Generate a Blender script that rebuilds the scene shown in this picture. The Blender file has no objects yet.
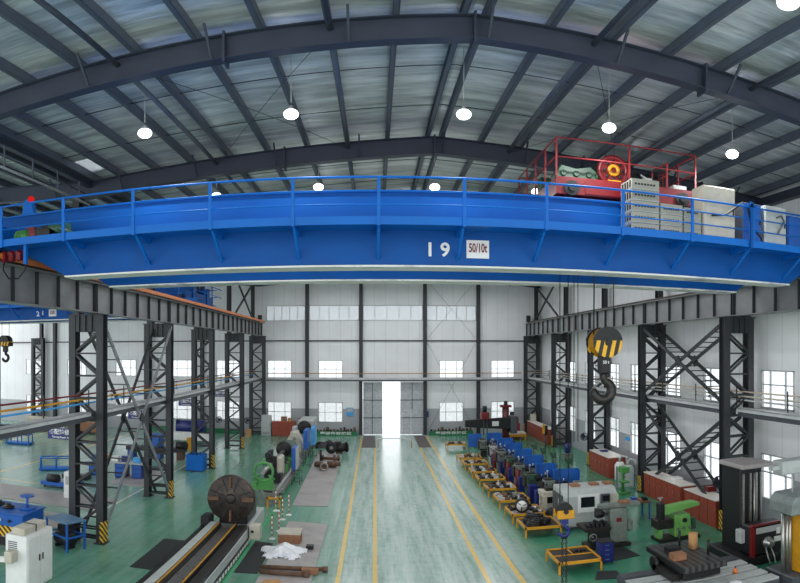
import bpy, bmesh, math, random
from mathutils import Vector, Matrix
random.seed(7)
SC = bpy.context.scene
COL = SC.collection
PI = math.pi
sin, cos, tan, hyp = math.sin, math.cos, math.tan, math.hypot

# ------------------------------------------------------------------ materials
def lin(c):
    o = []
    for v in c[:3]:
        v /= 255.0
        o.append(v / 12.92 if v <= .04045 else ((v + .055) / 1.055) ** 2.4)
    return (o[0], o[1], o[2], 1.0)

class NT:
    def __init__(s, name):
        s.mat = bpy.data.materials.new(name); s.mat.use_nodes = True
        s.t = s.mat.node_tree; s.t.nodes.clear()
        s.out = s.t.nodes.new('ShaderNodeOutputMaterial')
    def n(s, typ, ins=None, **props):
        nd = s.t.nodes.new('ShaderNode' + typ)
        for k, v in props.items(): setattr(nd, k, v)
        for k, v in (ins or {}).items():
            sk = nd.inputs[k]
            if hasattr(v, 'links'): s.t.links.new(v, sk)
            else: sk.default_value = v
        return nd
    def m(s, op, a, b=0.0):
        return s.n('Math', {0: a, 1: b}, operation=op).outputs[0]
    def mix(s, f, a, b):
        nd = s.n('Mix', None, data_type='RGBA')
        for k, v in ((0, f), (6, a), (7, b)):
            if hasattr(v, 'links'): s.t.links.new(v, nd.inputs[k])
            else: nd.inputs[k].default_value = v
        return nd.outputs[2]
    def band(s, c, a, b): return s.m('MULTIPLY', s.m('GREATER_THAN', c, a), s.m('LESS_THAN', c, b))
    def noise(s, vec, scale, detail=3, rough=.55):
        return s.n('TexNoise', {'Vector': vec, 'Scale': scale, 'Detail': detail, 'Roughness': rough}).outputs[0]
    def ramp(s, f, lo, hi):
        nd = s.n('MapRange', {0: f, 1: lo, 2: hi}); return nd.outputs[0]
    def finish(s, sh): s.t.links.new(sh, s.out.inputs[0]); return s.mat

def pm(name, c, rough=.5, metal=0., var=.12, scale=6., bump=0., dirt=None, dirt_amt=.5, spec=.5):
    t = NT(name)
    co = t.n('TexCoord').outputs['Object']
    nz = t.noise(co, scale, 4)
    base = lin(c)
    dark = tuple(v * (1 - var * 2) for v in base[:3]) + (1,)
    lite = tuple(min(1, v * (1 + var)) for v in base[:3]) + (1,)
    col = t.mix(t.ramp(nz, .3, .7), dark, lite)
    if dirt:
        n2 = t.noise(co, scale * .45, 6, .7)
        col = t.mix(t.m('MULTIPLY', t.ramp(n2, .52, .72), dirt_amt), col, lin(dirt))
    ins = {'Base Color': col, 'Roughness': t.m('ADD', rough - .08, t.m('MULTIPLY', nz, .16)), 'Metallic': metal, 'Specular IOR Level': spec}
    if bump: ins['Normal'] = t.n('Bump', {'Height': nz, 'Strength': bump, 'Distance': .02}).outputs[0]
    return t.finish(t.n('BsdfPrincipled', ins).outputs[0])

def em(name, c, s):
    t = NT(name)
    return t.finish(t.n('Emission', {'Color': lin(c), 'Strength': s}).outputs[0])

def stripes(name, c1, c2, period, kind='diag', rough=.5):
    t = NT(name)
    x, y, z = t.n('SeparateXYZ', {0: t.n('TexCoord').outputs['Object']}).outputs[:3]
    if kind == 'diag': v = t.m('ADD', z, t.m('ADD', t.m('MULTIPLY', x, 1.0), t.m('MULTIPLY', y, 1.0)))
    elif kind == 'z': v = z
    elif kind == 'slant': v = t.m('ADD', x, t.m('MULTIPLY', z, -.22))
    elif kind == 'y': v = y
    else: v = x
    f = t.m('LESS_THAN', t.m('FRACT', t.m('DIVIDE', t.m('ADD', v, 100 * period), period)), .5)
    return t.finish(t.n('BsdfPrincipled', {'Base Color': t.mix(f, lin(c1), lin(c2)), 'Roughness': rough}).outputs[0])

M = {}
M['steel'] = pm('grey_steel_paint', (74, 77, 84), .45, .0, .08, 3)
M['column'] = pm('column_paint', (46, 48, 52), .5, 0., .1, 3)
M['rafter'] = pm('rafter_paint', (50, 56, 71), .5, 0., .08, 2)
M['purlin'] = pm('galvanised_purlin', (88, 94, 108), .45, .2, .08, 2)
M['beam'] = pm('runway_beam_paint', (132, 132, 134), .5, 0., .1, 1.5)
M['brace_pale'] = pm('brace_paint', (128, 130, 134), .5)  # paler grey for the inner diagonals of the left bracing
M['channel'] = pm('channel_paint', (196, 197, 198), .45, 0., .08, 2)
M['rail'] = pm('rail_steel', (70, 60, 55), .4, .6, .1, 8)
M['orange'] = pm('orange_plastic', (222, 120, 50), .45)
M['blue'] = pm('crane_blue', (0, 78, 152), .5, 0., .06, 1.2, spec=.2)
M['lblue'] = pm('crane_light_blue', (6, 102, 190), .45, 0., .05, 1.2, spec=.25)  # lighter blue of walkway, railings, lifting frames and crate
M['mblue'] = pm('machine_blue', (26, 92, 176), .45, 0., .08, 3)
M['resist'] = pm('resistor_grey', (158, 157, 144), .5, 0., .06, 4, dirt=(110, 100, 84), dirt_amt=.3)
M['pipe'] = pm('pale_pipe', (196, 178, 158), .45)
M['skyblue'] = pm('pale_blue', (70, 160, 225), .45)
M['navy'] = pm('navy_paint', (24, 36, 110), .4)
M['white'] = pm('white_paint', (225, 225, 222), .5, 0., .04, 3)
M['edge_glint'] = pm('flange_highlight', (225, 224, 218), .5, 0., .08, 1.3, dirt=(30, 60, 130), dirt_amt=.8)  # white broken by blue paints a highlight along the girder's lower edge
M['cream'] = pm('cream_paint', (190, 184, 168), .5, 0., .06, 4, dirt=(130, 110, 90), dirt_amt=.3)
M['lgrey'] = pm('light_grey_paint', (176, 180, 178), .45, 0., .06, 4)
M['ggrey'] = pm('grey_green_paint', (116, 124, 117), .45, 0., .1, 5, dirt=(50, 50, 44), dirt_amt=.6)
M['green'] = pm('machine_green', (80, 150, 78), .42, 0., .1, 5, dirt=(40, 50, 35), dirt_amt=.4)
M['lgreen'] = pm('light_green_paint', (112, 168, 88), .4, 0., .08, 5)
M['dgreen'] = pm('dark_green_paint', (52, 88, 66), .45, 0., .12, 5, dirt=(34, 36, 32), dirt_amt=.6)
M['plinth'] = pm('plinth_green', (16, 112, 66), .45)
M['red'] = pm('red_paint', (112, 13, 20), .4, 0., .08, 3)
M['dred'] = pm('handrail_red', (140, 38, 40), .45)
M['bench'] = pm('red_brown_cabinet', (150, 66, 48), .5, 0., .08, 3)
M['bench_top'] = pm('bench_top', (222, 214, 204), .35, 0., .06, 3, dirt=(150, 120, 110), dirt_amt=.3)
M['yellow'] = pm('yellow_paint', (212, 150, 26), .45, 0., .08, 5, dirt=(110, 80, 40), dirt_amt=.3)
M['black'] = pm('black_iron', (30, 30, 32), .5, .2, .15, 8)
M['dark'] = pm('dark_oily_steel', (52, 50, 49), .42, .5, .2, 9, .2, dirt=(90, 74, 60), dirt_amt=.5)
M['iron'] = pm('cast_iron_faceplate', (56, 48, 44), .42, .4, .25, 5, .3, dirt=(112, 94, 80), dirt_amt=.6)
M['metal'] = pm('machined_steel', (168, 166, 162), .3, .8, .1, 8)
M['plate'] = pm('worn_steel_plate', (162, 155, 153), .45, .05, .1, 1.3, .1, dirt=(100, 88, 84), dirt_amt=.5)
M['mat'] = pm('rubber_mat', (34, 36, 38), .8, 0., .12, 20, .3)
M['rust'] = pm('rusty_steel', (108, 80, 62), .7, .2, .2, 9, .3, dirt=(60, 44, 36), dirt_amt=.6)
M['wood'] = pm('wooden_crate', (146, 102, 72), .7, 0., .15, 9)
M['card'] = pm('cardboard', (186, 140, 92), .8, 0., .08, 5)
M['plastic'] = pm('plastic_sheet', (226, 226, 230), .3, 0., .06, 5)
M['rope'] = pm('wire_rope', (52, 52, 54), .5, .5)
M['foil_rod'] = pm('rod_steel', (60, 64, 72), .5, .3)
M['screen'] = pm('dark_screen', (24, 28, 34), .2)
M['hazard'] = stripes('hazard_stripes', (226, 176, 40), (26, 26, 26), .22)
M['hookstripe'] = stripes('hook_stripes', (238, 178, 20), (28, 28, 30), .235, 'slant')
M['candy'] = stripes('red_white_stripes', (206, 40, 44), (238, 236, 232), .2, 'z')
M['slots'] = stripes('table_slots', (70, 68, 66), (30, 30, 30), .24, 'y', .4)
M['lens'] = em('lamp_lens', (240, 248, 255), 6.0)
M['redlens'] = em('red_lens', (235, 40, 40), .7)

def foil_mat():
    t = NT('roof_foil')
    pos = t.n('NewGeometry').outputs['Position']
    v = t.n('Mapping', {'Vector': pos, 'Scale': (.35, 2.6, 1.)}).outputs[0]
    v2 = t.n('Mapping', {'Vector': pos, 'Scale': (.9, 6., 1.)}).outputs[0]
    n1 = t.noise(v, 1.0, 4, .6); n2 = t.noise(v2, 1.3, 3, .6)
    h = t.m('ADD', t.m('MULTIPLY', n1, .7), t.m('MULTIPLY', n2, .3))
    col = t.mix(t.ramp(h, .38, .62), lin((182, 186, 187)), lin((252, 253, 253)))  # pale streaks paint the foil's bright reflections into its colour
    bp = t.n('Bump', {'Height': h, 'Strength': .55, 'Distance': .12}).outputs[0]
    return t.finish(t.n('BsdfPrincipled', {'Base Color': col, 'Metallic': .5, 'Roughness': .33, 'Normal': bp}).outputs[0])
M['foil'] = foil_mat()

def wall_mat(name, dado):
    t = NT(name)
    pos = t.n('NewGeometry').outputs['Position']
    x, y, z = t.n('SeparateXYZ', {0: pos}).outputs[:3]
    w = t.m('ADD', x, y)
    rib = t.m('FRACT', t.m('MULTIPLY', w, 1.05))
    groove = t.m('LESS_THAN', rib, .05)
    nz = t.noise(pos, .35, 3)
    col = t.mix(t.ramp(nz, .3, .7), lin((226, 226, 228)), lin((240, 240, 241)))
    low = t.m('LESS_THAN', z, dado)
    col = t.mix(low, col, lin((168, 170, 174)))
    col = t.mix(t.m('MULTIPLY', groove, .22), col, lin((150, 150, 155)))
    bp = t.n('Bump', {'Height': groove, 'Strength': .3, 'Distance': -.02}).outputs[0]
    return t.finish(t.n('BsdfPrincipled', {'Base Color': col, 'Roughness': .55, 'Normal': bp}).outputs[0])
M['wall'] = wall_mat('sandwich_panel_wall', 2.2)

def floor_mat():
    t = NT('green_epoxy_floor')
    pos = t.n('NewGeometry').outputs['Position']
    x, y, z = t.n('SeparateXYZ', {0: pos}).outputs[:3]
    n1 = t.noise(pos, .45, 5, .65); n2 = t.noise(pos, 3.2, 5, .7)
    nst = t.noise(t.n('Mapping', {'Vector': pos, 'Scale': (3.4, .22, 1.)}).outputs[0], 1.0, 5, .7)
    col = t.mix(t.ramp(n1, .3, .7), lin((28, 108, 78)), lin((50, 138, 104)))
    # aisle and left bay scuffed pale; door reflection also painted into the aisle
    sc_a = t.m('MULTIPLY', t.n('MapRange', {0: x, 1: -2.4, 2: -.6}, interpolation_type='SMOOTHSTEP').outputs[0],
               t.n('MapRange', {0: x, 1: 6.2, 2: 4.0}, interpolation_type='SMOOTHSTEP').outputs[0])
    wear_sheen = t.m('MULTIPLY', t.ramp(t.m('ADD', t.m('MULTIPLY', nst, .72), t.m('MULTIPLY', n2, .28)), .22, .56), .9)
    sc_b = t.m('MAXIMUM', t.m('MULTIPLY', t.m('LESS_THAN', x, -11.4), .5), t.m('MULTIPLY', t.m('LESS_THAN', x, -1.5), .28))
    sc = t.m('MINIMUM', t.m('ADD', sc_a, sc_b), 1.0)
    col = t.mix(t.m('MULTIPLY', wear_sheen, t.m('MAXIMUM', sc, .07)), col, lin((186, 199, 193)))
    def lines(lst):
        o = None
        for (a, b, c, d) in lst:
            f = t.m('MULTIPLY', t.band(x, a, b), t.band(y, c, d))
            o = f if o is None else t.m('MAXIMUM', o, f)
        return o
    yl = lines([(-1.16, -1.02, 5, 50), (-.07, .07, 5, 44.4), (3.22, 3.36, 5, 44.4), (4.18, 4.34, 5, 50.5),
                (-20.4, -20.25, 26, 50), (-27.1, -26.95, 26, 50), (-20.3, -15.5, 27.3, 27.42)])
    pl = lines([(-11.45, -11.32, 12, 50.5)])
    gl = lines([(-4.4, -4.28, 8, 45)])
    keep = t.ramp(n2, .30, .44)
    col = t.mix(t.m('MULTIPLY', yl, keep), col, lin((226, 190, 104)))
    col = t.mix(t.m('MULTIPLY', pl, keep), col, lin((196, 192, 176)))
    col = t.mix(t.m('MULTIPLY', gl, keep), col, lin((64, 168, 112)))
    rough = t.m('ADD', .1, t.m('MULTIPLY', n2, .22))
    bp = t.n('Bump', {'Height': n1, 'Strength': .05, 'Distance': .05}).outputs[0]
    return t.finish(t.n('BsdfPrincipled', {'Base Color': col, 'Roughness': rough, 'Normal': bp}).outputs[0])
M['floor'] = floor_mat()
M['ground'] = pm('pale_concrete', (214, 214, 210), .8, 0., .05, .3)

def glass_mat(name, tint, amt):
    t = NT(name)
    tr = t.n('BsdfTransparent', {'Color': tint}).outputs[0]
    gl = t.n('BsdfPrincipled', {'Base Color': (.8, .82, .83, 1), 'Roughness': .15}).outputs[0]
    nd = t.n('MixShader', {0: amt}); t.t.links.new(tr, nd.inputs[1]); t.t.links.new(gl, nd.inputs[2])
    return t.finish(nd.outputs[0])
M['glass'] = glass_mat('window_glass', (.8, .81, .82, 1), .1)
M['frp'] = glass_mat('translucent_panel', (.78, .8, .82, 1), .55)

# ------------------------------------------------------------------ geometry
def basis(d):
    d = Vector(d).normalized()
    up = Vector((0, 0, 1)) if abs(d.z) < .95 else Vector((0, 1, 0))
    a = d.cross(up).normalized(); b = a.cross(d).normalized()
    return d, a, b

class MB:
    def __init__(s): s.v = []; s.f = []; s.s = []
    def add(s, vs, fs, smooth=False):
        o = len(s.v); s.v += [tuple(v) for v in vs]
        for f in fs: s.f.append(tuple(i + o for i in f)); s.s.append(smooth)
        return s
    def box(s, x0, x1, y0, y1, z0, z1):
        return s.add([(x0, y0, z0), (x1, y0, z0), (x1, y1, z0), (x0, y1, z0), (x0, y0, z1), (x1, y0, z1), (x1, y1, z1), (x0, y1, z1)],
                     [(3, 2, 1, 0), (4, 5, 6, 7), (0, 1, 5, 4), (1, 2, 6, 5), (2, 3, 7, 6), (3, 0, 4, 7)])
    def cb(s, c, d): return s.box(c[0] - d[0] / 2, c[0] + d[0] / 2, c[1] - d[1] / 2, c[1] + d[1] / 2, c[2] - d[2] / 2, c[2] + d[2] / 2)
    def bar(s, p, q, w, h):
        p, q = Vector(p), Vector(q); d, a, b = basis(q - p); vs = []
        for e in (p, q):
            for (i, j) in ((-1, -1), (1, -1), (1, 1), (-1, 1)): vs.append(e + a * (i * w / 2) + b * (j * h / 2))
        return s.add(vs, [(3, 2, 1, 0), (4, 5, 6, 7), (0, 1, 5, 4), (1, 2, 6, 5), (2, 3, 7, 6), (3, 0, 4, 7)])
    def lathe(s, o, axis, prof, n=16, caps=True):
        o = Vector(o); d, a, b = basis(axis); vs = []
        for (t, r) in prof:
            for k in range(n):
                an = 2 * PI * k / n; vs.append(o + d * t + a * (r * cos(an)) + b * (r * sin(an)))
        fs = []
        for i in range(len(prof) - 1):
            for k in range(n): fs.append((i * n + k, i * n + (k + 1) % n, (i + 1) * n + (k + 1) % n, (i + 1) * n + k))
        s.add(vs, fs, True)
        if caps:
            for i in (0, len(prof) - 1):
                if prof[i][1] > 1e-5: s.add(vs[i * n:(i + 1) * n], [tuple(range(n))])
        return s
    def cyl(s, p, q, r, n=12, r2=None):
        p, q = Vector(p), Vector(q)
        return s.lathe(p, q - p, [(0, r), ((q - p).length, r if r2 is None else r2)], n)
    def ring(s, o, axis, ro, ri, th, n=24):
        return s.lathe(o, axis, [(-th / 2, ri), (-th / 2, ro), (th / 2, ro), (th / 2, ri), (-th / 2, ri)], n, False)
    def tube(s, pts, r, n=8):
        pts = [Vector(p) for p in pts]; rs = r if isinstance(r, (list, tuple)) else [r] * len(pts)
        vs = []; ref = None
        for i, p in enumerate(pts):
            d = (pts[min(i + 1, len(pts) - 1)] - pts[max(i - 1, 0)]).normalized()
            if ref is None: _, a, b = basis(d)
            else:
                a = (ref - d * ref.dot(d)).normalized(); b = a.cross(d).normalized()
            ref = a
            for k in range(n): an = 2 * PI * k / n; vs.append(p + a * (rs[i] * cos(an)) + b * (rs[i] * sin(an)))
        fs = []
        for i in range(len(pts) - 1):
            for k in range(n): fs.append((i * n + k, i * n + (k + 1) % n, (i + 1) * n + (k + 1) % n, (i + 1) * n + k))
        s.add(vs, fs, True); m = len(pts) - 1
        s.add(vs[:n], [tuple(range(n))]); s.add(vs[m * n:], [tuple(range(n))])
        return s
    def prism(s, poly, plane, d0, d1):
        def P(a, b, d): return (a, d, b) if plane == 'xz' else (d, a, b) if plane == 'yz' else (a, b, d)
        n = len(poly); vs = [P(a, b, d0) for a, b in poly] + [P(a, b, d1) for a, b in poly]
        return s.add(vs, [tuple(range(n - 1, -1, -1)), tuple(range(n, 2 * n))] + [(i, (i + 1) % n, n + (i + 1) % n, n + i) for i in range(n)])
    def ball(s, c, r, sc=(1, 1, 1), n=12, m=8):
        vs = []; fs = []
        for i in range(m + 1):
            ph = -PI / 2 + PI * i / m
            for k in range(n):
                an = 2 * PI * k / n; vs.append((c[0] + r * sc[0] * cos(ph) * cos(an), c[1] + r * sc[1] * cos(ph) * sin(an), c[2] + r * sc[2] * sin(ph)))
        for i in range(m):
            for k in range(n): fs.append((i * n + k, i * n + (k + 1) % n, (i + 1) * n + (k + 1) % n, (i + 1) * n + k))
        return s.add(vs, fs, True)
    def build(s, name, mat, parent=None, bevel=0., stuff=False):
        me = bpy.data.meshes.new(name)
        off = Vector((0, 0, 0)); r = parent
        while r is not None: off += r.location; r = r.parent
        me.from_pydata([Vector(v) - off for v in s.v], [], s.f)
        me.polygons.foreach_set('use_smooth', s.s)
        bm = bmesh.new(); bm.from_mesh(me)
        bmesh.ops.remove_doubles(bm, verts=bm.verts, dist=1e-5)
        bmesh.ops.recalc_face_normals(bm, faces=bm.faces); bm.to_mesh(me); bm.free()
        me.materials.append(M[mat] if isinstance(mat, str) else mat)
        o = bpy.data.objects.new(name, me); COL.objects.link(o)
        if parent is not None: o.parent = parent
        if bevel:
            b = o.modifiers.new('bevel', 'BEVEL'); b.width = bevel; b.segments = 1; b.limit_method = 'ANGLE'
        return o

def tag(o, label, cat, group=None):
    o['label'] = label; o['category'] = cat
    if group: o['group'] = group
    return o
def thing(name, label, cat, loc=(0, 0, 0), rz=0., group=None):
    o = bpy.data.objects.new(name, None); COL.objects.link(o); o.empty_display_size = .3
    o.location = loc; o.rotation_euler = (0, 0, rz)
    return tag(o, label, cat, group)
def struct(o): o['kind'] = 'structure'; return o
KIDS = {}
def copy_tree(o, parent=None):
    c = o.copy(); COL.objects.link(c)
    if parent is not None: c.parent = parent
    for ch in [k for k in bpy.data.objects if k.parent == o]: copy_tree(ch, c)
    return c
def dup(o, loc, label, rz=None, group=None):
    c = copy_tree(o); c.location = loc; c['label'] = label
    if rz is not None: c.rotation_euler = (0, 0, rz)
    if group: c['group'] = group
    return c
def text(s, size, loc, rot, mat, name, parent=None, ext=.004, font_scale=1.):
    cu = bpy.data.curves.new('txt', 'FONT'); cu.body = s; cu.size = size; cu.extrude = ext
    cu.align_x = 'CENTER'; cu.align_y = 'CENTER'; cu.offset = size * .025
    tmp = bpy.data.objects.new('txt', cu); COL.objects.link(tmp)
    bpy.context.view_layer.update()
    me = bpy.data.meshes.new_from_object(tmp.evaluated_get(bpy.context.evaluated_depsgraph_get()))
    bpy.data.objects.remove(tmp)
    me.materials.clear(); me.materials.append(M[mat])
    o = bpy.data.objects.new(name, me); COL.objects.link(o)
    off = Vector((0, 0, 0)); r = parent
    while r is not None: off += r.location; r = r.parent
    o.location = Vector(loc) - off; o.rotation_euler = rot; o.scale = (font_scale, 1, 1)
    if parent is not None: o.parent = parent
    return o
ORD = ['first', 'second', 'third', 'fourth', 'fifth', 'sixth', 'seventh', 'eighth', 'ninth', 'tenth', 'eleventh', 'twelfth',
       'thirteenth', 'fourteenth', 'fifteenth', 'sixteenth', 'seventeenth', 'eighteenth', 'nineteenth', 'twentieth']

# ------------------------------------------------------------------ key dimensions (metres, camera at x=0 y=0 z=7)
YK = [11.65, 19.6, 27.55, 35.5, 43.45, 51.25]
XL, XR, WX, WY, RX, LX = -9.85, 13.15, 14.25, 51.5, 1.9, -21.6
SL = .083
def roofz(x): return 14.2 - SL * (abs(x - RX) if x >= XL else abs(x - LX))
LAMP_W, WORLD, EXPO = 45., 2.35, 0.
# ================================================================== SETTING
struct(MB().box(-42, WX + .15, -8, WY + .1, -.2, 0).build('floor', 'floor'))
struct(MB().box(-60, 40, WY + .1, WY + 40, -.3, -.05).build('ground', 'ground'))

# roof sheets (inside face is quilted foil); one skylight is cut in near the left valley
SKY = (-9.65, -8.72, 17.9, 19.3)
rb = MB()
def sheet(x0, x1, y0, y1):
    z0, z1 = roofz(x0 + 1e-4) + .27, roofz(x1 - 1e-4) + .27
    rb.add([(x0, y0, z0), (x1, y0, z1), (x1, y1, z1), (x0, y1, z0), (x0, y0, z0 + .06), (x1, y0, z1 + .06), (x1, y1, z1 + .06), (x0, y1, z0 + .06)],
           [(3, 2, 1, 0), (4, 5, 6, 7), (0, 1, 5, 4), (1, 2, 6, 5), (2, 3, 7, 6), (3, 0, 4, 7)])
RY0, RY1 = 0.5, WY + .1
for (a, b) in ((-33.35, LX), (LX, XL), (XL, SKY[0]), (SKY[1], RX), (RX, WX + .15)): sheet(a, b, RY0, RY1)
sheet(SKY[0], SKY[1], RY0, SKY[2]); sheet(SKY[0], SKY[1], SKY[3], RY1)
struct(rb.build('ceiling', 'foil'))
z = roofz(-9.2) + .27
sk = struct(MB().box(SKY[0], SKY[1], SKY[2], SKY[3], z, z + .03).build('window_1', 'frp'))

# windows --------------------------------------------------------------
BW = [-32, -27.3, -22.2, -16.8, -12.6, -8.1, -3.75, 6.45, 10.9]     # centres along the back wall
RWY = [14.2, 18.45, 22.9, 27.1, 31.1, 34.8, 38.8, 42.9, 47.2]     # centres along the right wall
WW = 2.05
ZL, ZU, ZT = (1.05, 2.75), (4.8, 6.3), (9.65, 10.95)
DOOR = (-1.05, 4.15, 4.5)
cells = {}
def wall_cells(us, zs, holes, emit):
    for i in range(len(us) - 1):
        for j in range(len(zs) - 1):
            uc, zc = (us[i] + us[i + 1]) / 2, (zs[j] + zs[j + 1]) / 2
            if not any(h[0] < uc < h[1] and h[2] < zc < h[3] for h in holes): emit(us[i], us[i + 1], zs[j], zs[j + 1])
posts_x = [-29.6, -24.7, -19.8, -14.9, -5.72, -1.18, 4.2, 8.75]
tops = []
edges = [-9.4] + posts_x[4:] + [12.6]
for a, b in zip(edges[:-1], edges[1:]): tops.append((a + .16, b - .16))
holes = [(c - WW / 2, c + WW / 2) + zz for c in BW for zz in (ZL, ZU)] + [(a, b) + ZT for a, b in tops[:-1]] + [(DOOR[0], DOOR[1], 0, DOOR[2])]
us = sorted({-42, WX + .15} | {h[0] for h in holes} | {h[1] for h in holes}); zs = sorted({0, 14.3} | {h[2] for h in holes} | {h[3] for h in holes})
w = MB(); wall_cells(us, zs, holes, lambda a, b, c, d: w.box(a, b, WY, WY + .1, c, d))
struct(w.build('wall_back', 'wall'))
rholes = [(c - WW / 2, c + WW / 2) + zz for c in RWY for zz in ((1.15, 3.0), ZU)]
us = sorted({3, WY} | {h[0] for h in rholes} | {h[1] for h in rholes}); zs = sorted({0, 13.45} | {h[2] for h in rholes} | {h[3] for h in rholes})
w = MB(); wall_cells(us, zs, rholes, lambda a, b, c, d: w.box(WX, WX + .12, a, b, c, d))
struct(w.build('wall_right', 'wall'))
wn = [1]
def window(axis, c, z0, z1, wd=WW, cols=(.27, .73), rows=(.5,), mat='glass', nm=None):
    wn[0] += 1
    f = MB(); g = MB(); t = .05
    def B(m, u0, u1, a, b, d0, d1):
        if axis == 'y': m.box(u0, u1, WY + d0, WY + d1, a, b)
        else: m.box(WX + d0, WX + d1, u0, u1, a, b)
    u0, u1 = c - wd / 2, c + wd / 2
    for (a, b, e, h) in ((u0, u0 + t, z0, z1), (u1 - t, u1, z0, z1), (u0, u1, z0, z0 + t), (u0, u1, z1 - t, z1)): B(f, a, b, e, h, -.03, .08)
    for k in cols: B(f, u0 + wd * k - .02, u0 + wd * k + .02, z0, z1, -.01, .07)
    for k in rows: B(f, u0, u1, z0 + (z1 - z0) * k - .02, z0 + (z1 - z0) * k + .02, -.01, .07)
    o = struct(f.build('window_%d' % wn[0], 'lgrey'))
    B(g, u0 + .02, u1 - .02, z0 + .02, z1 - .02, .035, .045)
    g.build('pane', mat, o)
for c in BW:
    for zz in (ZL, ZU): window('y', c, *zz)
for a, b in tops[:-1]: window('y', (a + b) / 2, ZT[0], ZT[1], b - a, tuple(k / 5 for k in range(1, 5)), (), 'frp')
for c in RWY:
    window('x', c, 1.15, 3.0, rows=(.6,)); window('x', c, *ZU, rows=(.62,))

# girts along the walls and the door ---------------------------------------
tn = [0]
def trim(mb, mat):
    tn[0] += 1; return struct(mb.build('trim_%d' % tn[0], mat))
trim(MB().box(-41.5, WX, WY - .12, WY, 7.9, 8.0), 'column')
trim(MB().box(DOOR[0] - .1, DOOR[1] + .1, WY - .2, WY, DOOR[2], DOOR[2] + .12), 'white')
dl = struct(MB().box(DOOR[0] + .05, .62, WY - .08, WY - .02, .03, DOOR[2] - .02).build('door_1', M['lgrey'] if 0 else pm('door_grey', (184, 187, 191), .5)))
b = MB()
for zz in (1.45, 2.95): b.box(DOOR[0] + .05, .62, WY - .1, WY - .08, zz - .03, zz + .03)
b.box(-.25, -.2, WY - .1, WY - .08, .03, 4.45); b.build('door_rib', 'column', dl)
dr = struct(MB().box(2.12, DOOR[1] - .05, WY - .08, WY - .02, .03, DOOR[2] - .02).build('door_2', bpy.data.materials['door_grey']))
b = MB()
for zz in (1.45, 2.95): b.box(2.12, DOOR[1] - .05, WY - .1, WY - .08, zz - .03, zz + .03)
b.box(3.1, 3.15, WY - .1, WY - .08, 2.2, 4.45); b.build('door_rib', 'column', dr)
b = MB(); b.box(2.25, 2.3, WY - .12, WY - .08, .05, 2.05).box(3.0, 3.05, WY - .12, WY - .08, .05, 2.05).box(2.25, 3.05, WY - .12, WY - .08, 2.0, 2.05)
b.build('wicket_frame', 'white', dr)
MB().box(2.36, 2.42, WY - .14, WY - .08, 1.0, 1.12).build('door_handle', 'metal', dr)

# posts of the back wall
pp = thing('wall_post', '', 'column', (0, WY - .17, 0), 0, 'steel posts along the back wall')
q = MB(); q.box(-.15, .15, -.16, -.14, 0, 13.2).box(-.15, .15, .12, .14, 0, 13.2).box(-.02, .02, -.14, .12, 0, 13.2); q.build('post_shaft', 'column', None).parent = pp
q = MB(); q.box(-.24, .24, -.22, .15, 0, .03); q.build('base_plate', 'steel', None).parent = pp
PL = ['grey wall post of the left bay nearest the left edge', 'grey wall post of the left bay, second from the left edge', 'grey wall post of the left bay, third from the left edge',
      'grey wall post of the left bay just left of the first lattice row', 'grey wall post on the back wall between the two left windows', 'grey wall post at the left jamb of the big door',
      'grey wall post at the right jamb of the big door', 'grey wall post on the back wall behind the radial drill']
for i, x in enumerate(posts_x):
    if i == 0: o = pp; o.location.x = x; o['label'] = PL[0]
    else: dup(pp, (x, WY - .17, 0), PL[i])
# thin wind braces on the back wall
for (a, b_, c, d, l) in ((4.46, 8.48, 8.2, 13, 'upper'), (4.46, 8.48, .3, 7.7, 'lower')):
    for k, (p, q_) in enumerate((((a, c), (b_, d)), ((b_, c), (a, d)))):
        tag(MB().cyl((p[0], WY - .06 - .03 * k, p[1]), (q_[0], WY - .06 - .03 * k, q_[1]), .009, 6).build('wind_brace', 'foil_rod'),
            'thin %s wind brace rod right of the big door, rising to the %s' % (l, 'right' if k == 0 else 'left'), 'brace', 'wind braces on the back wall')

# ================================================================== ROOF STEEL
def rafter(y, x0, x1, xr, label, splices=()):
    t = thing('roof_rafter', label, 'rafter', ((x0 + x1) / 2, y, 13.5), 0, 'roof rafters')
    D = .6
    wb = MB()
    pts = [(x0, roofz(x0)), (xr, roofz(xr)), (x1, roofz(x1 - 1e-4))]
    if xr == LX: pts[2] = (x1, roofz(XL))
    for (p, q) in ((pts[0], pts[1]), (pts[1], pts[2])):
        wb.prism([(p[0], p[1] - D), (q[0], q[1] - D), (q[0], q[1]), (p[0], p[1])], 'xz', y - .012, y + .012)
    wb.build('web', 'rafter', t)
    for nm, dz in (('top_flange', -.01), ('bottom_flange', -D)):
        f = MB()
        for (p, q) in ((pts[0], pts[1]), (pts[1], pts[2])):
            f.prism([(p[0], p[1] + dz - .012), (q[0], q[1] + dz - .012), (q[0], q[1] + dz + .012), (p[0], p[1] + dz + .012)], 'xz', y - .15, y + .15)
        f.build(nm, 'rafter', t)
    for sx in splices:
        zz = roofz(sx)
        MB().box(sx - .025, sx + .025, y - .2, y + .2, zz - D - .12, zz + .05).build('splice_plate', 'rafter', t)
    n = int((x1 - x0) / 2.6)
    for k in range(n):
        px = x0 + (k + .5) * (x1 - x0) / n
        zz = roofz(px)
        f = MB()
        f.bar((px, y - .05, zz - D + .02), (px, y - .62, zz + .06), .05, .05)
        f.build('fly_brace', 'rafter', t)
    return t
RL = ['nearest arched roof rafter above the main bay, in front of the crane', 'second roof rafter of the main bay, just behind the crane', 'third roof rafter of the main bay, seen above the crane rail',
      'fourth roof rafter of the main bay counted from the camera', 'fifth roof rafter of the main bay counted from the camera', 'roof rafter of the main bay against the back wall']
for i, y in enumerate(YK): rafter(y, XL, WX - .05, RX, RL[i], (-2.9, RX, 6.9, 11.5))
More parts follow.
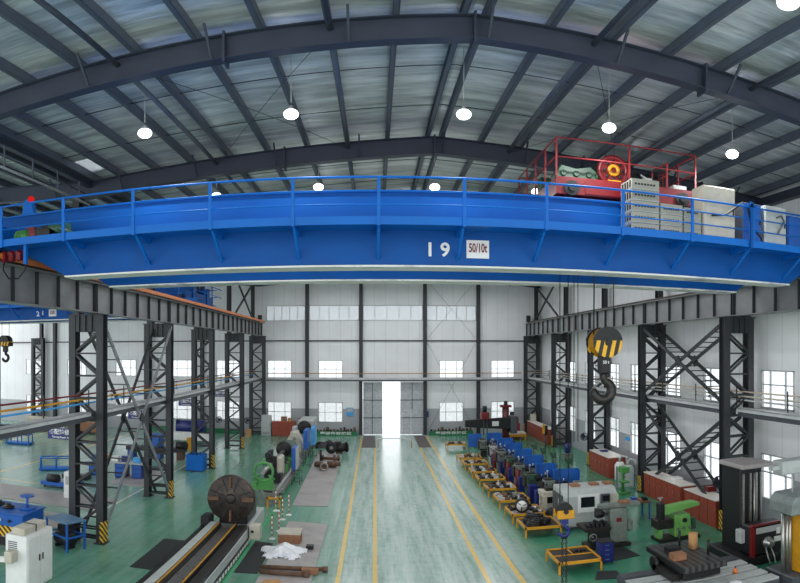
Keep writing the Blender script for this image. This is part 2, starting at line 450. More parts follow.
for i, y in enumerate(YK[1:]): rafter(y, -33.3, XL - .01, LX, ORD[i] + ' roof rafter of the left bay counted from the camera', (-16, LX))

# purlins
def purlin_mesh():
    q = MB()
    q.box(-.012, .012, RY0, 51.4, 0, .26).box(-.012, .11, RY0, 51.4, 0, .018).box(-.012, .11, RY0, 51.4, .242, .26)
    return q
pt = None
def purlin(x, label, grp, flip=False):
    global pt
    if pt is None: pt = purlin_mesh().build('roof_purlin', 'purlin'); o = pt
    else: o = pt.copy(); COL.objects.link(o)
    o.location = (x, 0, roofz(x) + .001); tag(o, label, 'purlin', grp)
    o.rotation_euler = (0, 0, 0)
    if flip: o.scale = (-1, 1, 1)
xs_r = [RX + .2 + 1.3 * k for k in range(10)]; xs_l = [RX - .15 - 1.3 * k for k in range(9)]
for i, x in enumerate(xs_r): purlin(x, 'grey roof purlin, %s to the right of the main ridge' % ORD[i], 'purlins right of the main ridge')
for i, x in enumerate(xs_l): purlin(x, 'grey roof purlin, %s to the left of the main ridge' % ORD[i], 'purlins left of the main ridge', True)
for i in range(17): purlin(XL - 1.0 - 1.3 * i, 'grey roof purlin of the left bay, %s beyond the valley gutter' % ORD[i], 'purlins of the left bay roof')
g = thing('valley_gutter', 'long grey valley gutter beam along the top of the left column row', 'gutter', (XL, 25, 13.3))
MB().box(XL - .26, XL + .26, RY0, 51.4, 13.22, 13.26).box(XL - .28, XL - .24, RY0, 51.4, 13.22, 13.5).box(XL + .24, XL + .28, RY0, 51.4, 13.22, 13.5).build('trough', 'purlin', g)
MB().box(XL - .1, XL + .1, RY0, 51.4, 13.02, 13.215).build('support_beam', 'rafter', g)
g = thing('eave_beam', 'dark eave beam along the top of the right wall', 'beam', (WX - .12, 25, 13.0))
MB().box(WX - .2, WX - .02, RY0, 51.2, 12.75, 13.12).build('eave_girder', 'rafter', g)
MB().box(WX - .3, WX, RY0, 51.2, 12.73, 12.75).build('lower_flange', 'rafter', g)

# tie tubes under the purlins
for i, (x, l) in enumerate(((-5.2, 'left half of the roof'), (-.86, 'middle of the roof left of the ridge'), (4.35, 'roof right of the ridge'), (8.2, 'far right half of the roof'))):
    z = roofz(x) - .16
    t = thing('tie_tube', 'round grey tie tube between rafters in the ' + l, 'tie tube', (x, 25, z), 0, 'tie tubes between rafters')
    for k in range(len(YK)):
        y0 = RY0 if k == 0 else YK[k - 1] + .02
        MB().cyl((x, y0, z), (x, YK[k] - .02, z), .065, 10).build('tube_section', 'purlin', t)
for i, y in enumerate((14.3, 17.0, 22.3, 24.9, 30.2, 32.8)):
    pts = [(XL + .3, y, roofz(XL + .3) + .12), (RX, y, roofz(RX) + .12), (WX - .3, y, roofz(WX - .3) + .12)]
    tag(MB().tube(pts, .013, 6).build('sag_rod', 'foil_rod'), 'thin sag rod crossing all main bay purlins, %s from the camera' % ORD[i], 'rod', 'sag rods')
for (x0, x1, l) in ((-5.2, -.86, 'left of the ridge'), (4.35, 8.2, 'right of the ridge')):
    for k in (0, 1):
        a, b_ = ((x0, x1), (x1, x0))[k]
        tag(MB().cyl((a, YK[0], roofz(a) - .2 - .04 * k), (b_, YK[1], roofz(b_) - .2 - .04 * k), .008, 6).build('bracing_rod', 'foil_rod'),
            'thin diagonal roof bracing rod %s, running back to the %s' % (l, 'right' if k == 0 else 'left'), 'rod', 'roof bracing rods')

# conduit under the left valley
c = thing('cable_conduit', 'horizontal pale conduit on hangers below the left valley gutter', 'conduit', (XL + .1, 15, 12.3))
MB().cyl((XL + .12, 9, 12.3), (XL + .12, 19.3, 12.3), .045, 8).build('conduit_pipe', 'lgrey', c)
MB().cyl((XL - .06, 9, 12.75), (XL - .06, 19.3, 12.75), .03, 8).build('conduit_pipe', 'purlin', c)
for k in range(7): MB().box(XL + .06, XL + .1, 9.6 + 1.5 * k, 9.64 + 1.5 * k, 12.26, 13.02).build('hanger', 'purlin', c)

# high-bay lamps ------------------------------------------------------------
def lamp_proto():
    t = thing('high_bay_lamp', '', 'lamp', (0, 0, 0), 0, 'high bay lamps under the roof')
    MB().cyl((0, 0, .2), (0, 0, 1.0), .009, 6).build('suspension_rod', 'lgrey', t)
    MB().lathe((0, 0, 0), (0, 0, 1), [(.06, .12), (.1, .11), (.16, .05), (.22, .04)], 20).build('housing', 'lgrey', t)
    MB().ball((0, 0, 0), .17, (1, 1, .75), 20, 10).build('diffuser', 'lens', t)
    return t
lp = None
lrow = [6.8, 13.55, 20.2, 26.8, 33.4, 40.0, 46.6]; lcol = [-5.35, -1.87, 1.98, 5.45, 8.95]
for j, y in enumerate(lrow):
    for i, x in enumerate(lcol):
        if j == 0 and i < 3: continue
        z = 12.6 - (.16 if i in (0, 4) else 0)
        lab = '%s white high bay lamp from the left in the %s row from the camera' % (ORD[i], ORD[j])
        if j == 0: lab = 'white high bay lamp at the top right corner, %s of its row' % ('inner' if i == 3 else 'outer')
        if lp is None: lp = lamp_proto(); o = lp; o.location = (x, y, z); o['label'] = lab
        else: o = dup(lp, (x, y, z), lab)
        # reach the roof with the rod
        for ch in [k for k in bpy.data.objects if k.parent == o and k.name.startswith('suspension_rod')]:
            ch.scale = (1, 1, (roofz(x) + .268 - z))
        la = bpy.data.lights.new('lamp_light', 'AREA'); la.shape = 'DISK'; la.size = .3; la.energy = LAMP_W; la.color = (.95, .98, 1.)
        lo = bpy.data.objects.new('lamp_light', la); COL.objects.link(lo); lo.parent = o; lo.location = (0, 0, -.2)
for j, y in enumerate((24, 32, 40)):
    for x in (-16, -26):
        o = dup(lp, (x, y, 12.4), 'white high bay lamp of the left bay, %s row, %s side' % (ORD[j], 'right' if x > -20 else 'left'))
        for ch in [k for k in bpy.data.objects if k.parent == o and k.name.startswith('suspension_rod')]:
            ch.scale = (1, 1, (roofz(x) + .268 - 12.4))
        la = bpy.data.lights.new('lamp_light', 'AREA'); la.shape = 'DISK'; la.size = .3; la.energy = LAMP_W; la.color = (.95, .98, 1.)
        lo = bpy.data.objects.new('lamp_light', la); COL.objects.link(lo); lo.parent = o; lo.location = (0, 0, -.2)

# ================================================================== COLUMNS
def column_proto():
    """local x: + is the inner (crane bay) side"""
    t = thing('lattice_column', '', 'column', (0, 0, 0), 0, 'lattice crane columns')
    H = 8.32
    for sx in (-.55, .55):
        q = MB(); q.box(sx - .13, sx + .13, -.2, -.18, .03, H).box(sx - .13, sx + .13, .18, .2, .03, H).box(sx - .012, sx + .012, -.18, .18, .03, H)
        q.build('leg', 'column', t)
        MB().box(sx - .2, sx + .2, -.27, .27, 0, .03).build('base_plate', 'column', t)
    q = MB(); n = 9; z0 = .55; dz = .8
    for yy in (-.14, .14):
        for k in range(n):
            a, b_ = (-.43, .43) if k % 2 == 0 else (.43, -.43)
            q.bar((a, yy, z0 + k * dz + .06), (b_, yy, z0 + (k + 1) * dz - .06), .05, .085)
            if k % 1 == 0: q.bar((-.43, yy, z0 + k * dz), (.43, yy, z0 + k * dz), .05, .06)
        q.bar((-.43, yy, .2), (.43, yy, .2), .05, .08)
    q.build('lacing', 'column', t)
    q = MB(); q.box(-.43, .43, -.17, -.15, 7.72, H).box(-.43, .43, .15, .17, 7.72, H)
    for sx in (-.25, 0, .25): q.box(sx - .012, sx + .012, -.24, .24, 7.72, H)
    q.box(-.72, .72, -.27, .27, H, H + .03); q.build('cap_bracket', 'column', t)
    q = MB(); q.box(-.53, -.27, -.2, -.18, H + .03, 12.7).box(-.53, -.27, .18, .2, H + .03, 12.7).box(-.41, -.39, -.18, .18, H + .03, 12.7)
    q.build('upper_shaft', 'column', t)
    q = MB(); q.box(.56, .685, -.212, -.2, .05, .85).box(.68, .69, -.2, .2, .05, .85); q.build('hazard_band', 'hazard', t)
    return t
cp = column_proto()
CL = ['nearest', 'second nearest', 'third nearest', 'fourth nearest', 'farthest']
YC = [19.6, 27.3, 35.1, 43.0, 50.9]
CDX = [-.08, -.22, -.28, -.2, -.05]
for k, yy in enumerate(YC):
    lab = '%s dark grey lattice column of the left crane row' % CL[k]
    if k == 0: cp.location = (XL + CDX[0], yy, 0); cp['label'] = lab
    else: dup(cp, (XL + CDX[k], yy, 0), lab)
for k, yy in enumerate(YC):
    dup(cp, (XR + (0, .12, .28, .32, .18)[k], yy, 0), '%s dark grey lattice column of the row along the right wall' % CL[k], PI)
for k, y in enumerate(YK[3:]):
    dup(cp, (-31.3, y if k < 2 else 51.0, 0), '%s dark grey lattice column of the far left row' % ('nearest', 'middle', 'farthest')[k], PI)

# runway beams, rails, conductor
def beam_proto():
    t = thing('runway_beam', '', 'beam', (0, 0, 0), 0, 'crane runway beams')
    L = 7.93; q = MB()
    q.box(-.012, .012, 0, L, .03, 1.04).build('web', 'beam', t)
    MB().box(-.27, .27, 0, L, 1.04, 1.07).build('top_flange', 'beam', t)
    MB().box(-.21, .21, 0, L, 0, .03).build('bottom_flange', 'beam', t)
    q = MB()
    for k in range(7):
        yy = .06 + k * (L - .12) / 6
        for sx in (-1, 1): q.box(min(.012 * sx, .13 * sx), max(.012 * sx, .13 * sx), yy - .02, yy + .02, .03, 1.04)
    q.build('stiffeners', 'column', t)
    return t
bp_ = beam_proto()
ZB = 8.38
spans = [3.69] + YK[:-1]
first = True
for side, x in (('left', XL + .15), ('right', XR - .1)):
    for k, y in enumerate(spans):
        if k == 0: continue
        lab = 'grey crane runway beam on the %s row, %s bay from the camera' % (side, ORD[k - 1])
        if first: bp_.location = (x, y + .01, ZB); bp_['label'] = lab; first = False
        else:
            o = dup(bp_, (x, y + .01, ZB), lab)
    r = MB(); r.box(x - .06, x + .06, 11.66, 51.2, ZB + 1.07, ZB + 1.09).box(x - .02, x + .02, 11.66, 51.2, ZB + 1.09, ZB + 1.17).box(x - .04, x + .04, 11.66, 51.2, ZB + 1.17, ZB + 1.21)
    tag(r.build('crane_rail', 'rail'), 'long brown crane rail on top of the %s runway beams' % side, 'rail')
    e = thing('rail_end_stop', 'dark end stop plate at the back end of the %s runway' % side, 'stop', (x, 51.0, ZB + 1.21))
    MB().box(x - .15, x + .15, 50.85, 51.15, ZB + 1.211, ZB + 1.75).build('stop_post', 'column', e); MB().cyl((x, 50.85, ZB + 1.55), (x, 50.6, ZB + 1.55), .09, 10).build('buffer', 'black', e)
c = thing('conductor_rail', 'long orange conductor rail along the top of the left runway beam', 'conductor rail', (XL + .5, 25, ZB + 1.1))
MB().box(XL + .46, XL + .56, 11.7, 51.1, ZB + 1.12, ZB + 1.26).build('busbar', 'orange', c)
for k in range(14): MB().box(XL + .42, XL + .5, 12 + 2.95 * k, 12.06 + 2.95 * k, ZB + 1.07, ZB + 1.13).build('bracket', 'yellow' if k == 13 else 'column', c)
for k, y in enumerate(YK[2:5]):   # the bay behind also has runway beams on the far left row
    dup(bp_, (-31.2, y - 7.9, ZB), 'grey crane runway beam on the far left row, %s bay' % ORD[k])

# walkway beams with pipes at half height
def wbeam_proto():
    t = thing('walkway_beam', '', 'beam', (0, 0, 0), 0, 'half height service beams')
    L = 7.4
    MB().box(-.2, .2, 0, L, -.02, .02).box(-.2, -.17, 0, L, -.12, .02).box(.17, .2, 0, L, -.12, .02).build('channel', 'channel', t)
    MB().box(-.14, .14, 0, L, -.3, -.121).build('carrier', 'steel', t)
    return t
wb_ = wbeam_proto(); first = True
for side, x in (('left', XL), ('right', XR)):
    for k, y in enumerate([11.65 + .0] + YK[1:-1]):
        lab = 'pale horizontal service beam at half height of the %s row, %s bay from the camera' % (side, ORD[k])
        if first: wb_.location = (x, y + .26, 4.85); wb_['label'] = lab; first = False
        else: dup(wb_, (x, y + .26, 4.85), lab)
t = thing('walkway_beam', 'pale horizontal service beam across the back wall above the door', 'beam', (2, WY - .5, 4.75))
MB().box(XL + .7, XR - .7, WY - .62, WY - .34, 4.68, 4.85).build('channel', 'channel', t)
MB().box(XL + .7, XR - .7, WY - .56, WY - .4, 4.56, 4.679).build('carrier', 'steel', t)
for k in range(6): MB().box(-8 + 4 * k, -7.9 + 4 * k, WY - .4, WY - .02, 4.6, 4.68).build('bracket', 'column', t)
for nm, z, r_, mat in (('red', 5.46, .03, 'red'), ('yellow', 5.28, .035, 'yellow'), ('blue', 5.13, .035, 'skyblue')):
    for side, x in (('left', XL - .27), ('right', XR + .27)):
        m_ = mat if side == 'left' else {'red': 'pipe', 'yellow': 'cream', 'blue': 'lgrey'}[nm]
        lab = {'left': 'thin %s gas pipe above the service beam of the left row' % nm, 'right': {'red': 'topmost pale brown pipe above the service beam by the right wall', 'yellow': 'middle cream pipe above the service beam by the right wall', 'blue': 'lowest grey pipe above the service beam by the right wall'}[nm]}[side]
        p = thing('gas_pipe', lab, 'pipe', (x, 25, z), 0, 'service pipes')
        MB().cyl((x, 11.7, z), (x, 51.0, z), r_, 8).build('pipe_run', m_, p)
        for k in range(5): MB().cyl((x, 14 + 8 * k, z), (x, 14.1 + 8 * k, z), r_ + .02, 8).build('coupling', 'steel', p)
for side, x in (('left', XL - .2), ('right', XR + .2)):
    for k in range(12):
        y = 13.5 + 3.2 * k
        o = tag(MB().box(x - .018, x + .018, y - .018, y + .018, 4.87, 5.62).build('pipe_support', 'column'), 'small pipe support post on the %s service beam, %s from the camera' % (side, ORD[k]), 'post', 'pipe supports')
tag(MB().cyl((XL + .7, WY - .3, 5.2), (XR - .7, WY - .3, 5.2), .035, 8).build('gas_pipe', 'card'), 'orange brown pipe running across the back wall above the door', 'pipe')

# column bracing
def xbrace(side, xc, y0, y1, tiers, label, mats):
    t = thing('column_bracing', label, 'bracing', (xc, (y0 + y1) / 2, 0))
    for (za, zb) in tiers:
        for j, xx in enumerate((xc - .42, xc + .42)):
            s_ = 1 if j == 0 else -1
            MB().bar((xx, y0, za), (xx, y1, zb), .06, .15).build('diagonal', mats[j], t)
            MB().bar((xx + .06 * s_, y0, zb), (xx + .06 * s_, y1, za), .06, .15).build('diagonal', mats[j], t)
        n = 16
        for k in range(1, n):
            f = k / n
            if abs(f - .5) < .05: continue
            for (a, b_) in ((za, zb), (zb, za)):
                zz = a + (b_ - a) * f; yy = y0 + (y1 - y0) * f
                MB().box(xc - .40, xc + .40, yy - .045, yy + .045, zz - .02, zz + .02).build('batten', mats[0], t)
        ym = (y0 + y1) / 2; zm = (za + zb) / 2
        for xx in (xc - .42, xc + .42): MB().prism([(ym - .25, zm), (ym, zm - .25), (ym + .25, zm), (ym, zm + .25)], 'yz', xx - .035, xx + .035).build('gusset', mats[0], t)
    return t
xbrace('left', XL, 19.85, 27.3, [(.25, 8.2)], 'tall crossed bracing with ladder like battens between the two nearest left columns', ('column', 'brace_pale'))
xbrace('right', XR, 19.85, 27.3, [(.35, 4.45), (5.0, 8.2)], 'two storey crossed bracing between the two nearest right columns', ('column', 'column'))
for side, x in (('left', XL - .4), ('right', XR + .4)):
    t = thing('column_bracing', 'crossed bracing above the runway in the last bay of the %s row' % side, 'bracing', (x, 47, 9.6))
    MB().bar((x - .03, 43.65, 9.6), (x - .03, 50.8, 12.8), .1, .14).build('diagonal', 'column', t); MB().bar((x + .03, 43.65, 12.8), (x + .03, 50.8, 9.6), .1, .14).build('diagonal', 'column', t)
# ================================================================== CRANES
ZR = 9.59                                  # top of the crane rails
def make_crane(num, cap, xl, xr, yf, label, full, tx):
    """xl/xr: rail centres, yf: near face of the near girder"""
    xc = (xl + xr) / 2
    t = thing('overhead_crane', label, 'crane', (xc, yf + 1.75, ZR), 0, 'overhead travelling cranes')
    zb, zt = 9.05, 10.83
    a, b_ = xl + 1.75, xr - 1.55
    for gi, y0 in enumerate((yf, yf + 2.85)):
        y1 = y0 + .62
        MB().prism([(a, zb), (b_, zb), (xr - .45, zb + .72), (xr + .35, zb + .72), (xr + .35, zt), (xl - .35, zt), (xl - .35, zb + .72), (xl + .45, zb + .72)], 'xz', y0, y1).build('girder', 'blue', t)
        MB().box(a, b_, y0 - .06, y1 + .06, zb - .045, zb - .001).build('lower_flange', 'edge_glint', t)
        MB().box(xl - .4, xr + .4, y0 - .05, y1 + .05, zt, zt + .03).build('upper_flange', 'blue', t)
        yr = (y0 + y1) / 2
        MB().box(xl + .3, xr - .3, yr - .03, yr + .03, zt + .03, zt + .13).build('trolley_rail', 'rail', t)
    # end trucks with wheels
    for x in (xl, xr):
        e = MB(); e.box(x - .26, x + .26, yf - 1.1, yf + 4.6, ZR + .2, ZR + .85); k = e.build('end_truck', 'blue', t)
        for yy in (yf - .7, yf + 4.2): MB().cyl((x - .07, yy, ZR + .31), (x + .07, yy, ZR + .31), .305, 20).build('wheel', 'dark', k)
        for yy in (yf - 1.1, yf + 4.6): MB().cyl((x, yy, ZR + .5), (x, yy + (-.25 if yy < yf else .25), ZR + .5), .1, 12).build('buffer', 'black', k)
    # walkway along the near girder
    wy0, wy1, wz = yf - 1.05, yf - .001, 9.9
    w = MB(); w.box(xl - .9, xr + .9, wy0, wy1, wz, wz + .012); w.build('walkway', 'lblue', t)
    MB().box(xl - .9, xr + .9, wy0 - .03, wy0, wz - .09, wz + .1).build('toe_board', 'lblue', t)
    n0 = int((xl - .6 - tx) / 1.87); n1 = int((xr + .8 - tx) / 1.87)
    for k in range(n0, n1 + 1):
        x = tx + 1.87 * k
        MB().box(x - .035, x + .035, wy0 - .075, wy0 - .03, wz - .12, wz + 1.0).build('handrail_post', 'lblue', t)
        br = MB(); br.prism([(wy0, wz - .001), (wy1, wz - .001), (wy1, wz - .16), (wy0, wz - .09)], 'yz', x - .04, x + .04)
        k_ = br.build('bracket', 'lblue', t)
        if a - .2 < x < b_ + .2: MB().bar((x, wy0 + .14, wz - .1), (x, wy1 + .01, zb + .16), .06, .06).build('strut', 'lblue', k_)
    for z, r_ in ((1.0, .028), (.68, .02), (.36, .02)):
        MB().cyl((xl - .9, wy0 - .05, wz + z), (xr + .9, wy0 - .05, wz + z), r_, 8).build('handrail', 'lblue', t)
    # far side: walkway with handrail behind the far girder
    fy = yf + 2.85 + .62
    MB().box(xl - .6, xr + .6, fy, fy + .8, wz, wz + .012).build('walkway', 'blue', t)
    for k in range(n0, n1 + 1):
        x = tx + 1.87 * k
        MB().box(x - .03, x + .03, fy + .76, fy + .82, wz, wz + 1.0).build('handrail_post', 'lblue', t)
    for z in (1.0, .55): MB().cyl((xl - .6, fy + .8, wz + z), (xr + .6, fy + .8, wz + z), .025, 8).build('handrail', 'lblue', t)
    # end railing and lamp post on the left end truck, drive unit on the walkway
    for sx, x in ((-1, xl - .9), (1, xr + .9)):
        for z in (1.0, .5): MB().cyl((x, wy0, wz + z), (x, fy + .8, wz + z), .025, 8).build('handrail', 'lblue', t)
        for yy in (yf + .4, yf + 2.0): MB().box(x - .03, x + .03, yy - .03, yy + .03, wz - .4, wz + 1.0).build('handrail_post', 'lblue', t)
        MB().box(x - .04, x + .04, wy0, fy + .8, wz - .42, wz - .3).build('end_platform', 'blue', t)
    nb = text(num, .46 if full else .5, (full[0], yf - .012, 9.42), (PI / 2, 0, 0), 'white', 'crane_number', t, .008)
    sx = full[1]
    sg = MB().box(sx - .27, sx + .27, yf - .03, yf - .001, 9.24, 9.68).build('capacity_sign', 'white', t)
    text(cap, .3, (sx, yf - .036, 9.48), (PI / 2, 0, 0), 'red', 'capacity_text', sg, .004, .56)
    return t
c19 = make_crane('1 9', '50/10t', XL + .15, XR - .1, 14.35, 'large blue overhead crane numbered 19 spanning the main bay', (1.47, 2.43), .08)
# the near girder's drive unit (left end), beacon and current collector belong to crane 19
x0 = -8.9; yf = 14.35; wz = 9.912
d = MB(); d.cyl((x0 - .2, 13.75, wz + .2), (x0 + 0.20, 13.75, wz + .2), .17, 14); 
for k in range(6): d.ring((x0 - .15 + .08 * k, 13.75, wz + .2), (1, 0, 0), .19, .16, .02, 14)
d.box(x0 - .15, x0 + 0.17, 13.62, 13.88, wz, wz + .06); d.build('travel_motor', 'green', c19)
MB().box(x0 + 0.24, x0 + 0.45, 13.6, 13.9, wz, wz + .36).box(x0 + 0.22, x0 + 0.47, 13.55, 13.95, wz + .36, wz + .4).build('brake_unit', 'red', c19)
d = MB(); d.box(x0 + 0.53, x0 + 0.95, 13.5, 14.0, wz, wz + .34); d.cyl((x0 + 0.48, 13.75, wz + .2), (x0 + 1.02, 13.75, wz + .2), .07, 10).cyl((x0 + 0.71, 13.75, wz + .34), (x0 + 0.71, 13.75, wz + .47), .12, 12); d.build('gear_reducer', 'black', c19)
d = MB(); d.cyl((x0 + 1.05, 13.75, wz + .25), (x0 + 1.11, 13.75, wz + .34), .3, 16).cyl((x0 + 1.19, 13.75, wz + .25), (x0 + 1.24, 13.75, wz + .34), .3, 16).box(x0 + 1.02, x0 + 1.29, 13.6, 13.9, wz, wz + .1).box(x0 + 1.29, x0 + 1.37, 13.6, 13.9, wz, wz + .45)
d.build('brake_wheel', 'dgreen', c19)
d = MB(); d.prism([(-9.75, 10.83), (-9.25, 10.83), (-9.4, 11.5), (-9.6, 11.5)], 'xz', 14.9, 15.1); k = d.build('beacon_post', 'lblue', c19)
MB().ball((-9.35, 14.85, 11.47), .1).build('beacon', 'redlens', k)
d = MB()
for k in range(3): d.box(-8.87 - .24 * k, -8.75 - .24 * k, 13.35, 13.5, 9.42, 9.62); d.cyl((-8.81 - .24 * k, 13.4, 9.4), (-8.81 - .24 * k, 13.4, 9.7), .05, 8)
d.box(-9.47, -8.67, 13.46, 13.54, 9.6, 9.68); k = d.build('current_collector', 'red', c19)
MB().tube([(-9.27, 13.42, 9.5), (-9.32, 13.4, 9.2), (-9.12, 13.38, 8.95), (-8.82, 13.38, 8.93), (-8.62, 13.4, 9.15), (-8.60, 13.42, 9.5)], .022, 6).build('cable', 'black', k)
MB().box(-8.65, -8.57, 13.36, 13.46, 9.3, 9.9).build('collector_arm', 'lblue', k)

c21 = make_crane('2 1', '32/5t', -31.2, XL - .65, 33.2, 'blue overhead crane numbered 21 in the left bay, partly hidden by the runway beam', (-20.2, -19.3), -20.0)

# ------------------------------------------------------------------ trolley of crane 19
T = thing('hoist_trolley', 'red hoist trolley with handrails on top of the blue crane girders', 'trolley', (6.35, 16.45, 10.96))
tx0, tx1, ty0, ty1 = 4.4, 8.32, 14.42, 18.35
for y in (ty0, ty1 - .5):
    d = MB(); d.box(tx0, tx1, y, y + .5, 11.0, 11.47); d.box(tx0 + .75, tx0 + 2.2, y - .02, y, 11.03, 11.42); k = d.build('side_frame', 'red', T, .02)
    for x in (tx0 + .4, tx1 - .4):
        MB().cyl((x, y - .06, 11.17), (x, y + .4, 11.17), .2, 18).cyl((x, y - .1, 11.17), (x, y - .06, 11.17), .1, 12).build('wheel', 'black', k)
for x in (tx0, tx1 - .3): MB().box(x, x + .3, ty0 + .5, ty1 - .5, 11.05, 11.45).build('cross_beam', 'red', T)
MB().box(tx0 + .3, tx1 - .3, ty0 + .5, ty1 - .5, 11.44, 11.47).build('deck', 'red', T)
def rail_run(pts, h, mat, parent, mids=(.5,), step=.9, r=.022, nm='handrail', skip=False):
    for (p, q) in zip(pts[:-1], pts[1:]):
        L = hyp(q[0] - p[0], q[1] - p[1]); n = max(1, round(L / step))
        for i in range(1 if (skip or p != pts[0]) else 0, n if skip else n + 1):
            f = i / n; x, y = p[0] + (q[0] - p[0]) * f, p[1] + (q[1] - p[1]) * f
            MB().box(x - r, x + r, y - r, y + r, p[2], p[2] + h).build(nm + '_post', mat, parent)
        for m_ in (1.,) + tuple(mids): MB().cyl((p[0], p[1], p[2] + h * m_), (q[0], q[1], q[2] + h * m_), r, 6).build(nm, mat, parent)
zt = 11.47
rail_run([(tx0, ty0, zt), (tx0, ty1, zt), (tx1, ty1, zt), (tx1, ty0, zt)], 1.05, 'dred', T, (.5,), .95)
rail_run([(tx0, ty0, zt), (tx1, ty0, zt)], 1.05, 'dred', T, (.5,), 1.96, skip=True)
rail_run([(7.45, ty0, zt), (7.45, ty0 + .9, zt)], .7, 'dred', T, (.5,), .9)
d = MB()
d.prism([(4.62, zt), (5.75, zt), (5.85, zt + .22), (5.5, zt + .5), (5.1, zt + .42), (4.7, zt + .5), (4.55, zt + .25)], 'xz', 14.95, 15.45)
for x in (4.75, 5.1, 5.45, 5.7): d.cyl((x, 14.9, zt + .26), (x, 15.5, zt + .26), .09, 10)
d.build('gear_reducer', 'dgreen', T, .02)
d = MB(); d.ring((6.08, 14.85, zt + .42), (0, 1, 0), .44, .33, .12, 28).cyl((6.08, 14.82, zt + .42), (6.08, 14.88, zt + .42), .35, 24)
k = d.build('brake_wheel', 'red', T)
d = MB()
for i in range(8):
    an = 2 * PI * i / 8; d.ball((6.08 + .25 * cos(an), 14.79, zt + .42 + .25 * sin(an)), .05, (1, .4, 1), 8, 5)
d.build('lightening_holes', 'black', k)
MB().ring((6.08, 14.79, zt + .42), (0, 1, 0), .17, .08, .05, 18).box(5.9, 6.26, 14.72, 14.9, zt, zt + .12).build('hub', 'yellow', k)
d = MB(); d.lathe((6.08, 15.1, zt + .45), (0, 1, 0), [(0, .4), (.06, .4), (.07, .33), (1.9, .33), (1.91, .4), (1.97, .4)], 24)
for i in range(18): d.ring((6.08, 15.22 + i * .1, zt + .45), (0, 1, 0), .345, .32, .05, 20)
d.build('rope_drum', 'dark', T)
for (x, y, mt) in ((7.35, 15.6, 'black'), (7.6, 16.9, 'black'), (5.0, 16.9, 'dgreen')):
    d = MB(); d.cyl((x - .35, y, zt + .42), (x + .35, y, zt + .42), .24, 16).cyl((x + .35, y, zt + .42), (x + .5, y, zt + .42), .12, 12)
    for i in range(7): d.ring((x - .3 + .1 * i, y, zt + .42), (1, 0, 0), .265, .235, .03, 16)
    d.box(x - .3, x + .3, y - .25, y + .25, zt, zt + .2).box(x - .12, x + .12, y - .33, y - .2, zt + .32, zt + .5); d.build('hoist_motor', mt, T)
d = MB(); d.box(7.0, 7.25, 14.9, 15.1, zt, zt + .35).cyl((6.95, 15.0, zt + .45), (7.4, 15.0, zt + .2), .03, 6).box(7.75, 8.15, 14.6, 14.9, zt, zt + .16); d.build('brake_lever', 'lgrey', T)

# ------------------------------------------------------------------ boxes and cabinets on the crane walkway
wz = 9.913
def resistor(x, y, z, w, label, h=.262):
    t = thing('resistor_box', label, 'resistor box', (x, y, z), 0, 'resistor boxes on the crane walkway')
    MB().box(x - w / 2, x + w / 2, y - .33, y + .33, z + .02, z + h - .01).build('casing', 'resist', t)
    d = MB()
    for i in range(7): d.box(x - w / 2 + .08 + i * (w - .16) / 7, x - w / 2 + .08 + (i + .6) * (w - .16) / 7, y - .345, y - .33, z + h * .42, z + h * .58)
    for i in range(4): d.box(x - w / 2 - .012, x - w / 2, y - .28 + i * .15, y - .2 + i * .15, z + .06, z + h - .05)
    d.build('vent_slots', 'black', t)
    MB().box(x - w / 2 - .01, x + w / 2 + .01, y - .34, y + .34, z, z + .02).build('base_rim', 'lgrey', t)
NUM = ['lowest', 'second', 'third', 'fourth', 'topmost']
for i in range(5): resistor(6.4, 13.85, wz + i * .285, .74, 'grey resistor box, %s of the tall left stack on the crane walkway' % NUM[i], .285)
for i in range(3): resistor(7.12, 13.85, wz + i * .285, .62, 'grey resistor box, %s of the middle stack on the crane walkway' % ('lowest', 'middle', 'topmost')[i], .285)
for i in range(3): resistor(7.72, 13.85, wz + i * .275, .5, 'grey resistor box, %s of the right stack beside the tall cabinet' % ('lowest', 'middle', 'topmost')[i], .275)
def cabinet(x0, x1, y0, y1, z0, z1, mat, label, cat='cabinet', side=None, group=None, name='electrical_cabinet', doors=1, vent=True, handle='black'):
    t = thing(name, label, cat, ((x0 + x1) / 2, (y0 + y1) / 2, z0), 0, group)
    MB().box(x0, x1, y0 + .03, y1, z0, z1).build('body', side or mat, t, .01)
    w = (x1 - x0) / doors
    for i in range(doors):
        k = MB().box(x0 + w * i + .02, x0 + w * (i + 1) - .02, y0, y0 + .03, z0 + .05, z1 - .03).build('door', mat, t, .006)
        MB().box(x0 + w * (i + 1) - .09, x0 + w * (i + 1) - .06, y0 - .03, y0, z0 + (z1 - z0) * .5, z0 + (z1 - z0) * .5 + .14).build('handle', handle, k)
        if vent:
            d = MB()
            for j in range(4): d.box(x0 + w * i + .1, x0 + w * (i + 1) - .12, y0 - .008, y0, z0 + .15 + .05 * j, z0 + .17 + .05 * j)
            d.build('vent', 'steel', k)
    return t
cabinet(8.03, 9.02, 13.5, 14.1, wz, 11.42, 'cream', 'tall cream electrical cabinet on the crane walkway', vent=False)
cabinet(9.3, 9.92, 13.55, 14.15, wz, 11.12, 'mblue', 'narrow blue electrical cabinet with dark left side on the crane walkway', side='steel', vent=False)
c = cabinet(10.0, 10.75, 13.5, 14.1, wz, 11.12, 'lgrey', 'pale pinkish grey cabinet on the crane walkway near the right end', vent=False)
MB().tube([(10.35, 13.44, 10.78), (10.5, 13.42, 10.85), (10.6, 13.42, 10.7), (10.45, 13.42, 10.45), (10.38, 13.44, 10.3)], .03, 6).build('switch_cable', 'steel', c)
cabinet(10.85, 11.6, 13.55, 14.15, wz, 10.95, 'mblue', 'wide blue cabinet at the right end of the crane walkway', vent=False)
